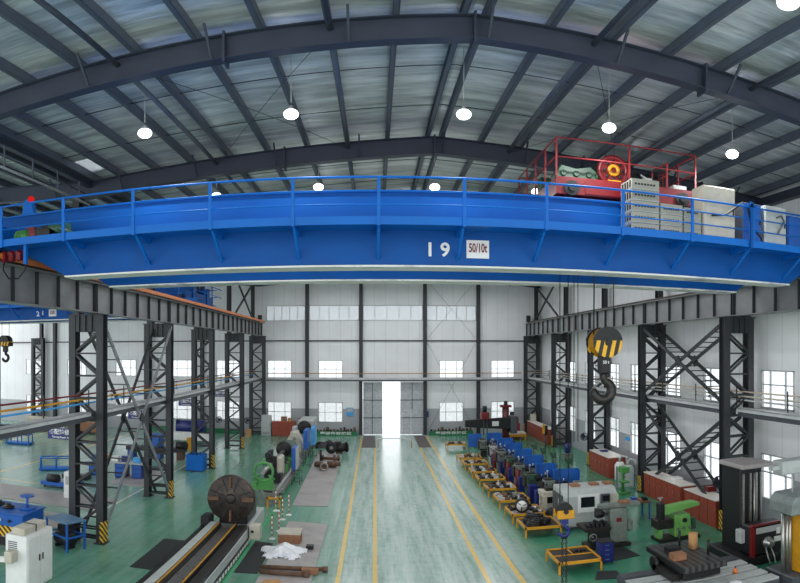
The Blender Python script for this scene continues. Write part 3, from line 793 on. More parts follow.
tag(MB().tube([(8.2, 13.36, 10.56), (8.6, 13.34, 10.62), (9.05, 13.33, 10.95), (9.3, 13.32, 10.9), (9.42, 13.32, 10.4), (9.75, 13.33, 10.1), (9.8, 13.4, 9.95)], .03, 6).build('loose_cable', 'black'),
    'black loose cable hanging over the crane handrail before the blue cabinet', 'cable')
tag(MB().box(9.3, 9.38, 13.19, 13.23, 9.78, 11.05).box(9.22, 9.46, 13.19, 13.23, 10.9, 10.98).build('cable_post', 'blue'), 'thick blue post on the crane handrail in front of the blue cabinet', 'post')

# ------------------------------------------------------------------ main hook block and ropes
hx, hy, hz = 6.36, 16.2, 7.27
H = thing('hook_block', 'large black and yellow striped hook block hanging from the crane', 'hook block', (hx, hy, hz))
def disc_part(m, y0, y1, a0, a1, r, n=18):
    poly = [(hx + r * cos(a0 + (a1 - a0) * i / n), hz + r * sin(a0 + (a1 - a0) * i / n)) for i in range(n + 1)]
    m.prism(poly, 'xz', y0, y1)
for j, (ya, yb) in enumerate(((hy - .34, hy - .28), (hy + .28, hy + .34))):
    m = MB(); disc_part(m, ya, yb, .12, PI - .12, .44); k = m.build('upper_guard', 'black', H)
    m = MB(); disc_part(m, ya, yb, PI - .12, 2 * PI + .12, .425); m.build('lower_guard', 'hookstripe', H)
    m = MB(); m.cyl((hx, ya - .05, hz), (hx, yb + .05, hz), .1, 14); m.build('axle_cap', 'black', k)
m = MB()
for i in range(4): m.lathe((hx, hy - .24 + .13 * i, hz), (0, 1, 0), [(0, .39), (.03, .34), (.06, .34), (.09, .39)], 24)
m.build('sheaves', 'yellow', H)
MB().box(hx - .15, hx + .15, hy - .16, hy + .16, hz - .88, hz - .36).build('crosshead', 'black', H, .03)
text('50 t', .12, (hx, hy - .165, hz - .56), (PI / 2, 0, 0), 'white', 'capacity_mark', H, .003)
m = MB(); pts = []; rs = []
pts += [(hx - .02, hy, hz - .82), (hx - .02, hy, hz - 1.0)]; rs += [.11, .11]
cxh, czh, R = hx - .04, hz - 1.36, .27
for i in range(15):
    an = PI * .42 - i * (PI * 1.5) / 14
    pts.append((cxh + R * cos(an), hy, czh + R * sin(an))); rs.append(.11 + .05 * sin(PI * i / 14) - (.06 if i == 14 else 0))
m.tube(pts, rs, 12); m.build('hook', 'dark', H)
for dx, dy in ((-.34, -.1), (-.28, .1), (.26, -.1), (.34, .1)):
    MB().cyl((hx + dx, hy + dy, hz + .2), (hx + dx * .9, hy + dy, 11.42), .014, 6).build('rope', 'rope', H)
# auxiliary hook with chain sling
ax, ay, az = 5.17, 16.2, 2.42
A = thing('auxiliary_hook_block', 'small black and yellow hook block with chain sling low over the floor', 'hook block', (ax, ay, az))
m = MB(); m.cyl((ax, ay - .14, az + .1), (ax, ay + .14, az + .1), .22, 20); m.build('sheave_guard', 'black', A)
m = MB(); m.box(ax - .25, ax + .25, ay - .19, ay - .15, az - .14, az + .12).box(ax - .25, ax + .25, ay + .15, ay + .19, az - .14, az + .12); m.build('lower_guard', 'yellow', A, .03)
MB().cyl((ax, ay - .22, az + .08), (ax, ay + .22, az + .08), .07, 12).build('axle', 'black', A)
MB().box(ax - .1, ax + .1, ay - .1, ay + .1, az - .32, az - .16).build('crosshead', 'navy', A)
pts = [(ax, ay, az - .3)]; rs = [.05]
for i in range(12):
    an = PI * .45 - i * PI * 1.45 / 11; pts.append((ax + .14 * cos(an), ay, az - .55 + .14 * sin(an))); rs.append(.055 if i < 11 else .02)
MB().tube(pts, rs, 10).build('hook', 'navy', A)
for dx in (-.12, .12): MB().cyl((ax + dx, ay, az + .2), (ax + dx, ay, 11.42), .013, 6).build('rope', 'rope', A)
for j, dx in enumerate((-.05, .06)):
    m = MB(); zz = az - .66
    for i in range(26):
        z1 = zz - i * .085
        if z1 < .08: break
        if i % 2: m.ring((ax + dx, ay, z1), (0, 1, 0), .042, .022, .02, 8)
        else: m.ring((ax + dx, ay, z1), (1, 0, 0), .042, .022, .02, 8)
    m.build('chain', 'rope', A)
MB().ball((ax, ay, az - .7), .09, (1, .6, 1)).build('sling_ring', 'black', A)
for dx in (.5, .62):
    tag(MB().cyl((ax + dx - .04, ay + .5, 4.4), (ax + dx - .04, ay + .5, 11.42), .012, 6).build('control_cable', 'rope'), 'thin vertical %s cable hanging from the trolley beside the auxiliary ropes' % ('left' if dx < .55 else 'right'), 'cable')
# hook of crane 21
hx2, hy2, hz2 = -24.1, 33.2 + 1.75, 7.75
K = thing('hook_block', 'small yellow and black hook block of the left bay crane near the left edge', 'hook block', (hx2, hy2, hz2))
MB().lathe((hx2, hy2 - .3, hz2), (0, 1, 0), [(0, .4), (.6, .4)], 20).build('sheave_guard', 'black', K)
MB().box(hx2 - .45, hx2 + .45, hy2 - .32, hy2 + .32, hz2 - .35, hz2 - .02).build('lower_guard', 'hookstripe', K, .05)
MB().box(hx2 - .15, hx2 + .15, hy2 - .12, hy2 + .12, hz2 - .75, hz2 - .35).build('crosshead', 'black', K)
pts = [(hx2, hy2, hz2 - .7)]; rs = [.1]
for i in range(12):
    an = PI * .45 - i * PI * 1.45 / 11; pts.append((hx2 + .24 * cos(an), hy2, hz2 - 1.15 + .24 * sin(an))); rs.append(.1 if i < 11 else .04)
MB().tube(pts, rs, 10).build('hook', 'dark', K)
for dx in (-.3, .3): MB().cyl((hx2 + dx, hy2, hz2 + .2), (hx2 + dx, hy2, 10.9), .02, 6).build('rope', 'rope', K)
# ================================================================== LEFT SIDE OF THE MAIN BAY
def slab(name, poly, z0, z1, mat, label, cat):
    return tag(MB().prism(poly, 'xy', z0, z1).build(name, mat), label, cat)
slab('floor_mat', [(-7.45, 17.6), (-6.75, 17.57), (-6.65, 20.9), (-7.5, 20.9)], .001, .02, 'mat', 'black rubber mat left of the big faceplate lathe bed', 'mat')
slab('floor_mat', [(-4.25, 18.1), (-3.53, 18.1), (-3.58, 21.3), (-4.25, 21.5)], .001, .02, 'mat', 'black rubber mat right of the big faceplate lathe bed', 'mat')
slab('steel_plate', [(-3.68, 27.0), (-2.08, 27.0), (-2.2, 41.1), (-3.92, 42.6)], .001, .03, 'plate', 'long grey steel floor plate under the shaft parts, left of the aisle', 'plate')
slab('steel_plate', [(-3.42, 14.5), (-1.85, 14.5), (-1.85, 24.0), (-3.45, 24.4)], .001, .03, 'plate', 'long grey steel floor plate under the plastic sheet, bottom left of aisle', 'plate')
slab('door_mat', [(-.98, 44.4), (.05, 44.4), (-.02, 50.6), (-.98, 50.6)], .001, .02, pm('brown_mat', (92, 84, 84), .8), 'dark brown mat inside the big door, left side', 'mat')
slab('door_mat', [(3.2, 44.4), (4.1, 44.4), (4.1, 50.6), (3.2, 50.6)], .001, .02, bpy.data.materials['brown_mat'], 'dark brown mat inside the big door, right side', 'mat')

# heavy faceplate lathe -----------------------------------------------------
L = thing('heavy_lathe', 'large lathe with huge dark faceplate and long bed, bottom left of the aisle', 'lathe', (-5.1, 17.5, 0))
bx0, bx1, by0, by1 = -5.8, -4.42, 9.5, 24.2
MB().box(bx0, bx1, by0, by1, 0, .62).build('bed', 'lgrey', L, .02)
d = MB(); d.box(bx0 + .02, -5.52, by0, 21.0, .62, .82); d.build('side_way', 'lgrey', L, .01); MB().box(-4.74, bx1 - .02, by0, 21.0, .62, .76).build('side_way', 'dark', L, .01)
for x in (-5.45, -4.85):
    k = MB().prism([(x - .09, .62), (x + .09, .62), (x + .05, .8), (x - .05, .8)], 'xz', by0, 21.0).build('guideway', 'dark', L)
    MB().box(x - .022, x + .022, by0, 20.9, .8, .815).build('wiper_strip', 'orange' if 0 else 'yellow', k)
MB().box(-5.35, -4.95, by0, 21.0, .621, .66).build('chip_trough', 'metal', L)
d = MB()
for i in range(34): d.box(bx1, bx1 + .025, by0 + .3 + i * .34, by0 + .48 + i * .34, .08, .2)
d.build('bed_bolt_strip', 'white', L)
MB().box(bx1, bx1 + .012, by0, 21, .0, .3).build('skirt', 'dark', L)
MB().box(-6.06, -5.95, by0, 20.9, .45, .7).build('way_cover', 'black', L)
MB().box(-5.95, -5.8, by0, 20.9, .5, .62).build('cover_edge', 'white', L)
cxp, cyp, czp, rp = -5.08, 21.25, 1.68, .87
F_ = MB(); F_.lathe((cxp, cyp, czp), (0, 1, 0), [(-.12, 0.), (-.12, rp - .03), (-.09, rp), (.12, rp), (.16, rp - .1), (.16, .3)], 56)
fp = F_.build('faceplate', 'iron', L)
for i in range(8):
    an = 2 * PI * (i + .5) / 8
    MB().bar((cxp + .28 * cos(an), cyp - .118, czp + .28 * sin(an)), (cxp + (rp - .08) * cos(an), cyp - .118, czp + (rp - .08) * sin(an)), .03, .045).build('slot', 'black', fp)
for i in range(4):
    an = 2 * PI * i / 4
    MB().bar((cxp + .42 * cos(an), cyp - .15, czp + .42 * sin(an)), (cxp + (rp - .04) * cos(an), cyp - .15, czp + (rp - .04) * sin(an)), .08, .15).build('jaw', 'rust', fp, .01)
MB().lathe((cxp, cyp - .14, czp), (0, 1, 0), [(-.03, .05), (-.03, .17), (.03, .2)], 20).build('hub', 'dark', fp)
MB().ring((cxp, cyp - .12, czp), (0, 1, 0), .58, .565, .012, 48).build('groove', 'black', fp)
d = MB(); d.box(-5.6, -4.55, 21.5, 23.2, .62, 1.2).prism([(-5.5, 1.2), (-4.7, 1.2), (-4.85, 1.9), (-5.35, 1.9)], 'xz', 21.6, 23.1); d.build('headstock', 'dark', L, .04)
MB().cyl((cxp, 21.4, czp), (cxp, 21.7, czp), .3, 20).build('spindle_nose', 'metal', L)
d = MB(); d.box(-6.15, -5.82, 20.95, 21.6, .5, 1.0); d.build('drive_box', 'black', L, .03)
b = MB().box(-4.36, -3.98, 20.9, 21.25, .25, .8).build('switch_box', 'cream', L, .015)
MB().box(-4.3, -4.2, 20.89, 20.9, .5, .6).build('button_panel', 'black', b); MB().box(-4.41, -4.37, 20.95, 21.2, .3, .7).build('mount', 'steel', b)

# long green lathe with steady rest -----------------------------------------
G2 = thing('long_lathe', 'long green lathe with open ring steady rest behind the big faceplate', 'lathe', (-4.75, 31, 0))
d = MB(); d.box(-5.2, -4.35, 27.0, 36.0, .45, .6).box(-5.2, -4.35, 26.95, 27.1, 0, .6)
for k in range(5): d.box(-5.15, -4.4, 27.1 + k * 2.1, 27.7 + k * 2.1, 0, .45)
d.build('bed', 'ggrey', G2, .01)
for x in (-5.05, -4.5): MB().prism([(x - .08, .6), (x + .08, .6), (x + .03, .7), (x - .03, .7)], 'xz', 27.0, 36.0).build('guideway', 'metal', G2)
s = MB(); s.ring((-5.0, 27.2, 1.52), (0, 1, 0), .47, .37, .18, 32).box(-5.45, -4.55, 27.05, 27.35, .7, .95).prism([(-5.5, .7), (-4.5, .7), (-4.62, 1.3), (-4.75, 1.2), (-5.25, 1.2), (-5.38, 1.3)], 'xz', 27.12, 27.28)
st = s.build('steady_rest', 'green', G2)
for a in (90, 215, 325):
    an = math.radians(a); MB().cyl((-5.0 + .26 * cos(an), 27.2, 1.52 + .26 * sin(an)), (-5.0 + .62 * cos(an), 27.2, 1.52 + .62 * sin(an)), .045, 10).build('steady_finger', 'green', st)
for x in (-5.4, -4.62): MB().box(x - .1, x + .1, 26.95, 27.15, .72, 1.05).build('clamp_block', 'green', st)
MB().cyl((-5.0, 27.0, 1.52), (-5.0, 33.3, 1.52), .1, 16).build('workpiece', 'metal', G2)
d = MB(); d.box(-5.3, -4.5, 28.9, 29.7, .7, 1.1).box(-5.15, -4.95, 29.0, 29.6, 1.1, 2.2).box(-5.25, -4.75, 29.1, 29.4, 1.1, 1.9).cyl((-5.1, 29.0, 2.0), (-5.1, 28.8, 2.0), .16, 12); d.build('carriage', 'black', G2, .02)
MB().box(-4.75, -4.5, 29.2, 30.2, .9, 1.85).build('carriage_cover', 'cream', G2, .05)
MB().lathe((-5.0, 33.2, 1.62), (0, 1, 0), [(0, .1), (0, .42), (.3, .42), (.34, .3)], 28).build('chuck', 'black', G2)
d = MB(); d.box(-5.3, -4.45, 33.6, 35.4, .7, 1.4).prism([(-5.3, 1.4), (-4.45, 1.4), (-4.65, 1.85), (-5.15, 1.85)], 'xz', 33.6, 35.3); d.build('headstock', 'dgreen', G2, .05)
for q in range(6): MB().box(-4.9 + .1 * (q % 3), -4.7 + .1 * (q % 3), 30.6 + .45 * q, 30.85 + .45 * q, .7, 1.05 + .12 * (q % 2)).build('lathe_fixture', ('black', 'metal', 'green')[q % 3], G2)
d = MB(); d.box(-4.35, -4.25, 28.0, 35.5, .35, .4).cyl((-4.28, 27.2, .55), (-4.28, 35.8, .55), .025, 8); d.build('lead_screw', 'metal', G2)
d = MB(); d.box(-4.75, -4.15, 26.55, 26.62, .38, .46).box(-4.75, -4.68, 26.55, 26.62, 0, .46).box(-4.22, -4.15, 26.55, 26.62, 0, .46).box(-4.22, -4.15, 26.55, 27.0, .38, .46).box(-4.75, -4.68, 26.55, 27.0, .38, .46)
tag(d.build('yellow_stand', 'yellow'), 'small yellow steel stand at the near end of the green lathe', 'stand')

G3 = thing('long_lathe', 'cream and dark lathe farther back between the blue splash panels and the aisle floor', 'lathe', (-4.8, 41, 0))
d = MB(); d.box(-5.3, -4.4, 37.0, 45.5, .4, .75)
for k in range(4): d.box(-5.25, -4.45, 37.2 + k * 2.4, 37.9 + k * 2.4, 0, .4)
d.build('bed', 'ggrey', G3, .02)
d = MB(); d.prism([(-5.5, .75), (-4.5, .75), (-4.5, 1.3), (-4.85, 2.0), (-5.15, 2.0), (-5.5, 1.4)], 'xz', 37.5, 38.6); d.build('tailstock', 'cream', G3, .04)
MB().cyl((-5.0, 37.5, 1.6), (-5.0, 37.1, 1.6), .13, 12, .05).build('tailstock_centre', 'metal', G3)
d = MB(); d.box(-5.5, -5.0, 39.5, 40.3, .75, 1.8).box(-5.4, -5.1, 39.6, 40.2, 1.8, 2.1); d.build('carriage', 'lgrey', G3, .04)
MB().lathe((-4.9, 42.0, 1.75), (0, 1, 0), [(0, .1), (0, .46), (.35, .46), (.4, .3)], 28).build('chuck', 'black', G3)
d = MB(); d.box(-5.4, -4.3, 42.5, 45.3, .75, 2.2); d.build('headstock', 'lgrey', G3, .06)
def splash(x, y, z0, z1, ly, m1, m2, label):
    t = thing('splash_panel', label, 'splash panel', (x, y, 0), 0, 'splash panels beside the long lathes')
    MB().box(x - .1, x + .1, y - ly / 2, y + ly / 2, z0, z1).build('panel', m1, t, .02)
    MB().box(x + .101, x + .14, y - ly / 2 + .03, y + ly / 2, z0 + .02, z1 - .02).build('outer_face', m2, t)
    d = MB()
    for yy in (y - ly / 2 + .12, y + ly / 2 - .12):
        for xx in (x - .12, x + .3): d.cyl((xx, yy, .08), (xx, yy, z0 + (.05 if xx < x else -.2)), .018, 6)
        d.cyl((x - .12, yy, z0 - .22), (x + .3, yy, z0 - .22), .018, 6); d.cyl((x - .12, yy, .16), (x + .3, yy, .16), .018, 6)
        if z0 > .3: d.cyl((x + .02, yy, z0 - .22), (x + .02, yy, z0 + .03), .018, 6)
    d.build('trolley_frame', 'steel', t)
    for yy in (y - ly / 2 + .12, y + ly / 2 - .12):
        for xx in (x - .12, x + .3): MB().cyl((xx - .02, yy, .055), (xx + .02, yy, .055), .055, 10).build('castor', 'black', t)
splash(-4.2, 32.0, .8, 1.98, 1.25, 'mblue', 'lgrey', 'blue splash panel on a wheeled frame nearest the camera')
splash(-4.2, 37.2, 1.1, 2.25, 1.5, 'mblue', 'mblue', 'dark blue splash panel, middle one of three beside the lathes')
splash(-4.1, 40.6, .85, 2.0, 1.6, 'skyblue', 'skyblue', 'sky blue splash panel farthest along the lathes')
d = MB(); n = 16
vs = []; fs = []
for i in range(n):
    for j in range(7):
        u, v = i / (n - 1), j / 6; h = .75 * sin(PI * u) ** .7 * sin(PI * v) * (.75 + .25 * sin(7 * u + 3 * v))
        vs.append((-4.35 + 1.5 * u + .05 * sin(9 * v), 44.0 + 1.2 * v, .005 + max(0, h)))
for i in range(n - 1):
    for j in range(6): fs.append((i * 7 + j, (i + 1) * 7 + j, (i + 1) * 7 + j + 1, i * 7 + j + 1))
d.add(vs, fs, True); tag(d.build('tarpaulin', 'black'), 'crumpled black tarpaulin on the floor behind the sky blue panel', 'tarpaulin')

# shaft parts on the far plate
t = thing('shaft_wheel', 'dark wheel with shaft and barrel standing at the back of the long plate', 'machine part', (-2.9, 41.9, .03))
MB().lathe((-2.95, 41.4, .44), (0, 1, 0), [(0, .1), (0, .3), (.03, .4), (.3, .4), (.33, .2)], 24).build('wheel', 'black', t)
MB().cyl((-2.95, 41.35, .44), (-2.95, 41.42, .44), .12, 16).build('hub', 'metal', t)
MB().cyl((-2.7, 41.8, .4), (-2.0, 42.1, .4), .3, 20).cyl((-2.0, 42.1, .4), (-1.92, 42.13, .4), .36, 20).build('barrel', 'dark', t)
MB().box(-2.75, -2.3, 41.6, 42.3, .65, .85).build('bracket', 'dark', t); MB().box(-2.7, -2.2, 41.7, 42.2, .031, .12).build('cradle', 'rust', t)
t = thing('flanged_shaft', 'dark flanged shaft with upright fork lying across the middle of the long plate', 'machine part', (-2.9, 38.6, .03))
MB().cyl((-3.4, 38.7, .2), (-2.2, 38.5, .2), .1, 12).build('shaft', 'rust', t)
for x in (-3.35, -2.6, -2.35): MB().cyl((x, 38.69, .23), (x + .07, 38.68, .23), .2, 16).build('flange', 'dark', t)
MB().box(-3.5, -3.38, 38.55, 38.8, .031, .75).build('fork', 'dark', t)
t = thing('pipe_elbow', 'rusty pipe elbow with round open mouth at the near part of the long plate', 'machine part', (-3.0, 35.8, .03))
MB().tube([(-3.55, 36.2, .26), (-3.2, 36.1, .26), (-3.0, 35.7, .27), (-2.95, 35.35, .28)], [.17, .19, .21, .23], 14).build('elbow', 'rust', t)
MB().ring((-2.94, 35.32, .28), (.1, -1, 0), .25, .16, .08, 18).build('mouth_flange', 'metal', t)
t = thing('rusty_shaft', 'rusty brown stepped shaft beside the pipe elbow on the long plate', 'machine part', (-2.6, 36.4, .03))
MB().lathe((-2.85, 36.35, .24), (1, .05, 0), [(0, .1), (0, .17), (.3, .2), (.55, .2), (.56, .13), (.8, .13)], 16).build('stepped_body', 'rust', t)

# posts, crate, plastic sheet, pipes
CANDY = [(-3.72, 21.9, 'nearest'), (-3.62, 22.9, 'second'), (-3.74, 24.6, 'third'), (-3.6, 25.4, 'farthest')]
pz = None
for i, (x, y, w_) in enumerate(CANDY):
    lab = 'thin red and white striped barrier post left of the plate, %s of the row' % w_
    if pz is None:
        pz = thing('barrier_post', lab, 'barrier post', (x, y, .001), 0, 'striped barrier posts')
        q = MB().cyl((0, 0, .04), (0, 0, .92), .02, 10).build('post', 'candy', None); q.parent = pz
        q = MB().lathe((0, 0, 0), (0, 0, 1), [(0, .13), (.02, .13), (.04, .03)], 16).build('base', 'white', None); q.parent = pz
        q = MB().ball((0, 0, .94), .035, (1, 1, 1), 10, 6).build('cap', 'red', None); q.parent = pz
    else: dup(pz, (x, y, .001), lab)
dup(pz, (-4.25, 26.0, .001), 'red and white striped barrier post at the foot of the yellow stand')
t = thing('wooden_crate', 'orange brown wooden crate with pale rim behind the plastic sheet', 'crate', (-3.0, 21.6, .03))
MB().box(-3.4, -2.62, 21.3, 21.9, .031, .45).build('box', 'wood', t); MB().box(-3.42, -2.6, 21.28, 21.92, .38, .47).build('rim', 'cream', t)
d = MB(); vs = []; fs = []; n = 22; rr = random.Random(3)
for i in range(n):
    for j in range(n):
        u, v = i / (n - 1) * 2 - 1, j / (n - 1) * 2 - 1; r = min(1, hyp(u, v) / (1 + .18 * sin(5 * math.atan2(v, u))))
        h = .27 * max(0, 1 - r ** 2.2) * (.8 + .3 * sin(5 * u + 2.7 * v) * sin(4 * v - u)) + rr.uniform(0, .035) * (r < .98)
        vs.append((-3.05 + .78 * u, 20.3 + .75 * v, .032 + max(0, h)))
for i in range(n - 1):
    for j in range(n - 1):
        u, v = (i + .5) / (n - 1) * 2 - 1, (j + .5) / (n - 1) * 2 - 1
        if hyp(u, v) / (1 + .18 * sin(5 * math.atan2(v, u))) < .97: fs.append((i * n + j, (i + 1) * n + j, (i + 1) * n + j + 1, i * n + j + 1))
d.add(vs, fs, False); tag(d.build('plastic_sheet', 'plastic'), 'crumpled white plastic sheet heaped on the near steel plate', 'plastic sheet')
tag(MB().box(-2.35, -2.1, 20.7, 20.95, .031, .16).build('black_shoe_block', 'black'), 'small black block lying right of the plastic sheet', 'block')
for i, (p, q_, r, l) in enumerate((((-3.5, 18.55, .1), (-1.6, 18.55, .1), .07, 'farther rusty brown pipe lying across the near steel plate'), ((-3.45, 18.1, .1), (-2.1, 18.0, .1), .07, 'nearer rusty brown bar lying across the near steel plate'))):
    t = thing('rusty_pipe', l, 'pipe', ((p[0] + q_[0]) / 2, p[1], .03)); MB().cyl(p, q_, r, 12).build('pipe_body', 'rust', t)
    e = Vector(q_); MB().cyl(e, e + Vector((.16, 0, 0)), r + .03, 12).build('end_collar', 'rust', t)
tag(MB().box(-2.2, -1.7, 18.2, 18.42, .031, .2).build('wood_block', 'wood'), 'brown wooden block under the end of the rusty pipes', 'block')
tag(MB().prism([(-3.25, 17.2), (-2.7, 17.4), (-2.75, 17.6), (-3.2, 17.5)], 'xy', .031, .06).build('cardboard_piece', 'card'), 'flat piece of cardboard at the bottom edge on the steel plate', 'cardboard')

# door barrier and green plinths
t = thing('door_barrier', 'low white tubular barrier standing in front of the big door', 'barrier', (1.5, 43.8, 0))
for x in (.22, 2.62):
    MB().cyl((x, 43.8, .02), (x, 43.8, .78), .03, 8).build('upright', 'card', t); MB().box(x - .03, x + .03, 43.5, 44.1, 0, .03).build('foot', 'white', t)
MB().cyl((.22, 43.8, .76), (2.62, 43.8, .76), .03, 8).build('top_rail', 'white', t)
for (x0, x1, l) in ((-5.0, -1.5, 'left'), (4.5, 8.2, 'right')):
    t = thing('plinth', 'low green plinth with white lettering along the back wall, %s of the big door' % l, 'plinth', ((x0 + x1) / 2, 51, 0))
    f = MB().box(x0, x1, 50.72, 51.06, 0, .36).build('front_board', 'plinth', t)
    text('零部件存放区', .26, ((x0 + x1) / 2, 50.715, .19), (PI / 2, 0, 0), 'white', 'lettering', f, .003, 1.7)
    rr = random.Random(4)
    for i in range(12):
        x = x0 + .2 + (x1 - x0 - .4) * i / 11; w_, h = rr.uniform(.1, .2), rr.uniform(.12, .4)
        m = MB()
        if i % 3 == 0: m.cyl((x, 50.9, .361), (x, 50.9, .36 + h), w_ * .7, 10)
        elif i % 3 == 1: m.box(x - w_ * .6, x + w_ * .6, 50.8, 51.0, .361, .36 + h * .7)
        else: m.lathe((x, 50.9, .361), (0, 0, 1), [(0, w_), (.05, w_), (.08, w_ * .5), (h, w_ * .5)], 10)
        tag(m.build('spare_part', 'rust' if i % 2 else 'dark'), 'small dark spare part standing on the green plinth %s of the door' % l, 'machine part', 'spare parts on the %s plinth' % l)

# back wall furniture at the left
cabinet(-9.4, -8.6, 50.0, 50.6, .001, 1.72, 'lgrey', 'light grey steel cabinet against the back wall beside the last left column', doors=1)
t = cabinet(-8.5, -6.6, 50.0, 50.7, .001, 1.22, 'bench', 'red brown cabinet under the left back window', doors=3, vent=False, name='tool_cabinet')
tag(MB().box(-7.75, -7.3, 50.1, 50.5, 1.221, 1.62).build('cardboard_box', 'wood'), 'orange brown box on top of the red brown back cabinet', 'box')
tag(MB().box(-7.2, -6.9, 50.1, 50.5, 1.221, 1.5).build('cardboard_box', 'card'), 'tan box on the right end of the red brown back cabinet', 'box')
tag(MB().box(-10.55, -10.15, 49.2, 49.6, .001, .6).build('cardboard_box', 'card'), 'brown cardboard box on the floor at the last left column', 'box')
t = thing('fire_extinguisher_box', 'small red box on the floor right of the red brown back cabinet', 'box', (-6.1, 50.5, 0)); MB().box(-6.3, -5.95, 50.3, 50.6, .001, 1.5).build('case', 'red', t); MB().box(-6.25, -6.0, 50.29, 50.3, .9, 1.4).build('front_window', 'white', t)
t = thing('notice_board', 'small blue notice board on the back wall right of the left window', 'notice board', (-2.05, 51.44, 1.6)); MB().box(-2.4, -1.85, 51.42, 51.49, 1.6, 2.3).build('board', 'skyblue', t); MB().box(-2.36, -1.89, 51.412, 51.42, 1.95, 2.25).build('sheet', 'lgrey', t)
tag(MB().box(4.32, 4.5, 51.2, 51.3, 1.5, 2.0).build('wall_phone', 'navy'), 'small blue box fixed to the wall post right of the big door', 'box')

# fans on the columns
def fan(x, y, z, ax_, label, px):
    t = thing('wall_fan', label, 'fan', (x, y, z), 0, 'blue fans on the columns')
    MB().ring((x, y - .2, z), (0, 1, 0), .24, .21, .1, 24).build('cage_ring', 'black', t)
    d = MB()
    for i in range(12):
        an = PI * i / 12; d.cyl((x + .22 * cos(an), y - .25, z + .22 * sin(an)), (x - .22 * cos(an), y - .25, z - .22 * sin(an)), .006, 5)
    d.build('grille', 'black', t)
    d = MB()
    for i in range(3):
        an = 2 * PI * i / 3; d.prism([(x + .05 * cos(an), z + .05 * sin(an)), (x + .2 * cos(an - .4), z + .2 * sin(an - .4)), (x + .2 * cos(an + .4), z + .2 * sin(an + .4))], 'xz', y - .215, y - .195)
    d.cyl((x, y - .23, z), (x, y - .12, z), .06, 10); d.build('blades', 'navy', t)
    MB().cyl((x, y - .12, z), (x, y + .1, z), .1, 12).build('motor', 'black', t)
    MB().bar((x, y + .05, z - .02), (px, y + .05, z - .02), .04, .04).build('wall_arm', 'column', t)
fan(XL - 1.3, 42.95, 2.1, 0, 'dark blue fan on the left side of the fourth left column', XL - .88)
fan(XL + .8, 42.95, 2.1, 0, 'dark blue fan on the right side of the fourth left column', XL + .48)
fan(XR - .75, 35.05, 1.85, 0, 'dark blue fan on the third column of the right row', XR - .4)
fan(XR - .95, 19.6, 2.05, 0, 'dark blue fan on the nearest column of the right row', XR - .68)

# signs on the left columns
for k, y in enumerate(YC[:4]):
    y += .3; x = XL - 1.32
    t = thing('hanging_sign', 'dark blue sign with white lettering beside the %s left column' % CL[k], 'sign', (x, y, 3.72), 0, 'blue area signs')
    s = MB().box(x - .6, x + .6, y - .02, y + .02, 3.72, 4.14).build('panel', 'navy', t)
    text('装配检修区', .22, (x, y - .024, 3.99), (PI / 2, 0, 0), 'white', 'lettering', s, .002)
    text('Turning Repair Area', .1, (x, y - .024, 3.8), (PI / 2, 0, 0), 'white', 'small_lettering', s, .002)
    MB().box(x - .6, XL - .4, y - .15 + .171, y + .06, 4.02, 4.08).build('bracket_arm', 'column', t)
# ================================================================== RIGHT SIDE: TRAYS, LATHES
def tray(x0, x1, y0, y1, label, proto=[None]):
    w, l = x1 - x0, y1 - y0
    t = thing('tray_table', label, 'tray table', (x0, y0, 0), 0, 'yellow tray tables along the aisle')
    H = .38
    for (a, b) in ((0, 0), (w - .06, 0), (0, l - .06), (w - .06, l - .06)): MB().box(x0 + a, x0 + a + .06, y0 + b, y0 + b + .06, 0, H - .06).build('leg', 'yellow', t)
    f = MB(); f.box(x0, x1, y0, y0 + .05, H - .06, H + .04).box(x0, x1, y1 - .05, y1, H - .06, H + .04).box(x0, x0 + .05, y0, y1, H - .06, H + .04).box(x1 - .05, x1, y0, y1, H - .06, H + .04); f.build('rim', 'yellow', t)
    MB().box(x0 + .05, x1 - .05, y0 + .05, y1 - .05, H - .03, H - .005).build('tray_plate', 'dark' if 'nearest' in label or 'second' in label else 'plate', t)
    return H - .004
TY = [17.5, 21.6, 23.6, 26.0, 28.4, 30.7, 32.8, 35.2, 37.3, 43.0]
rr = random.Random(11)
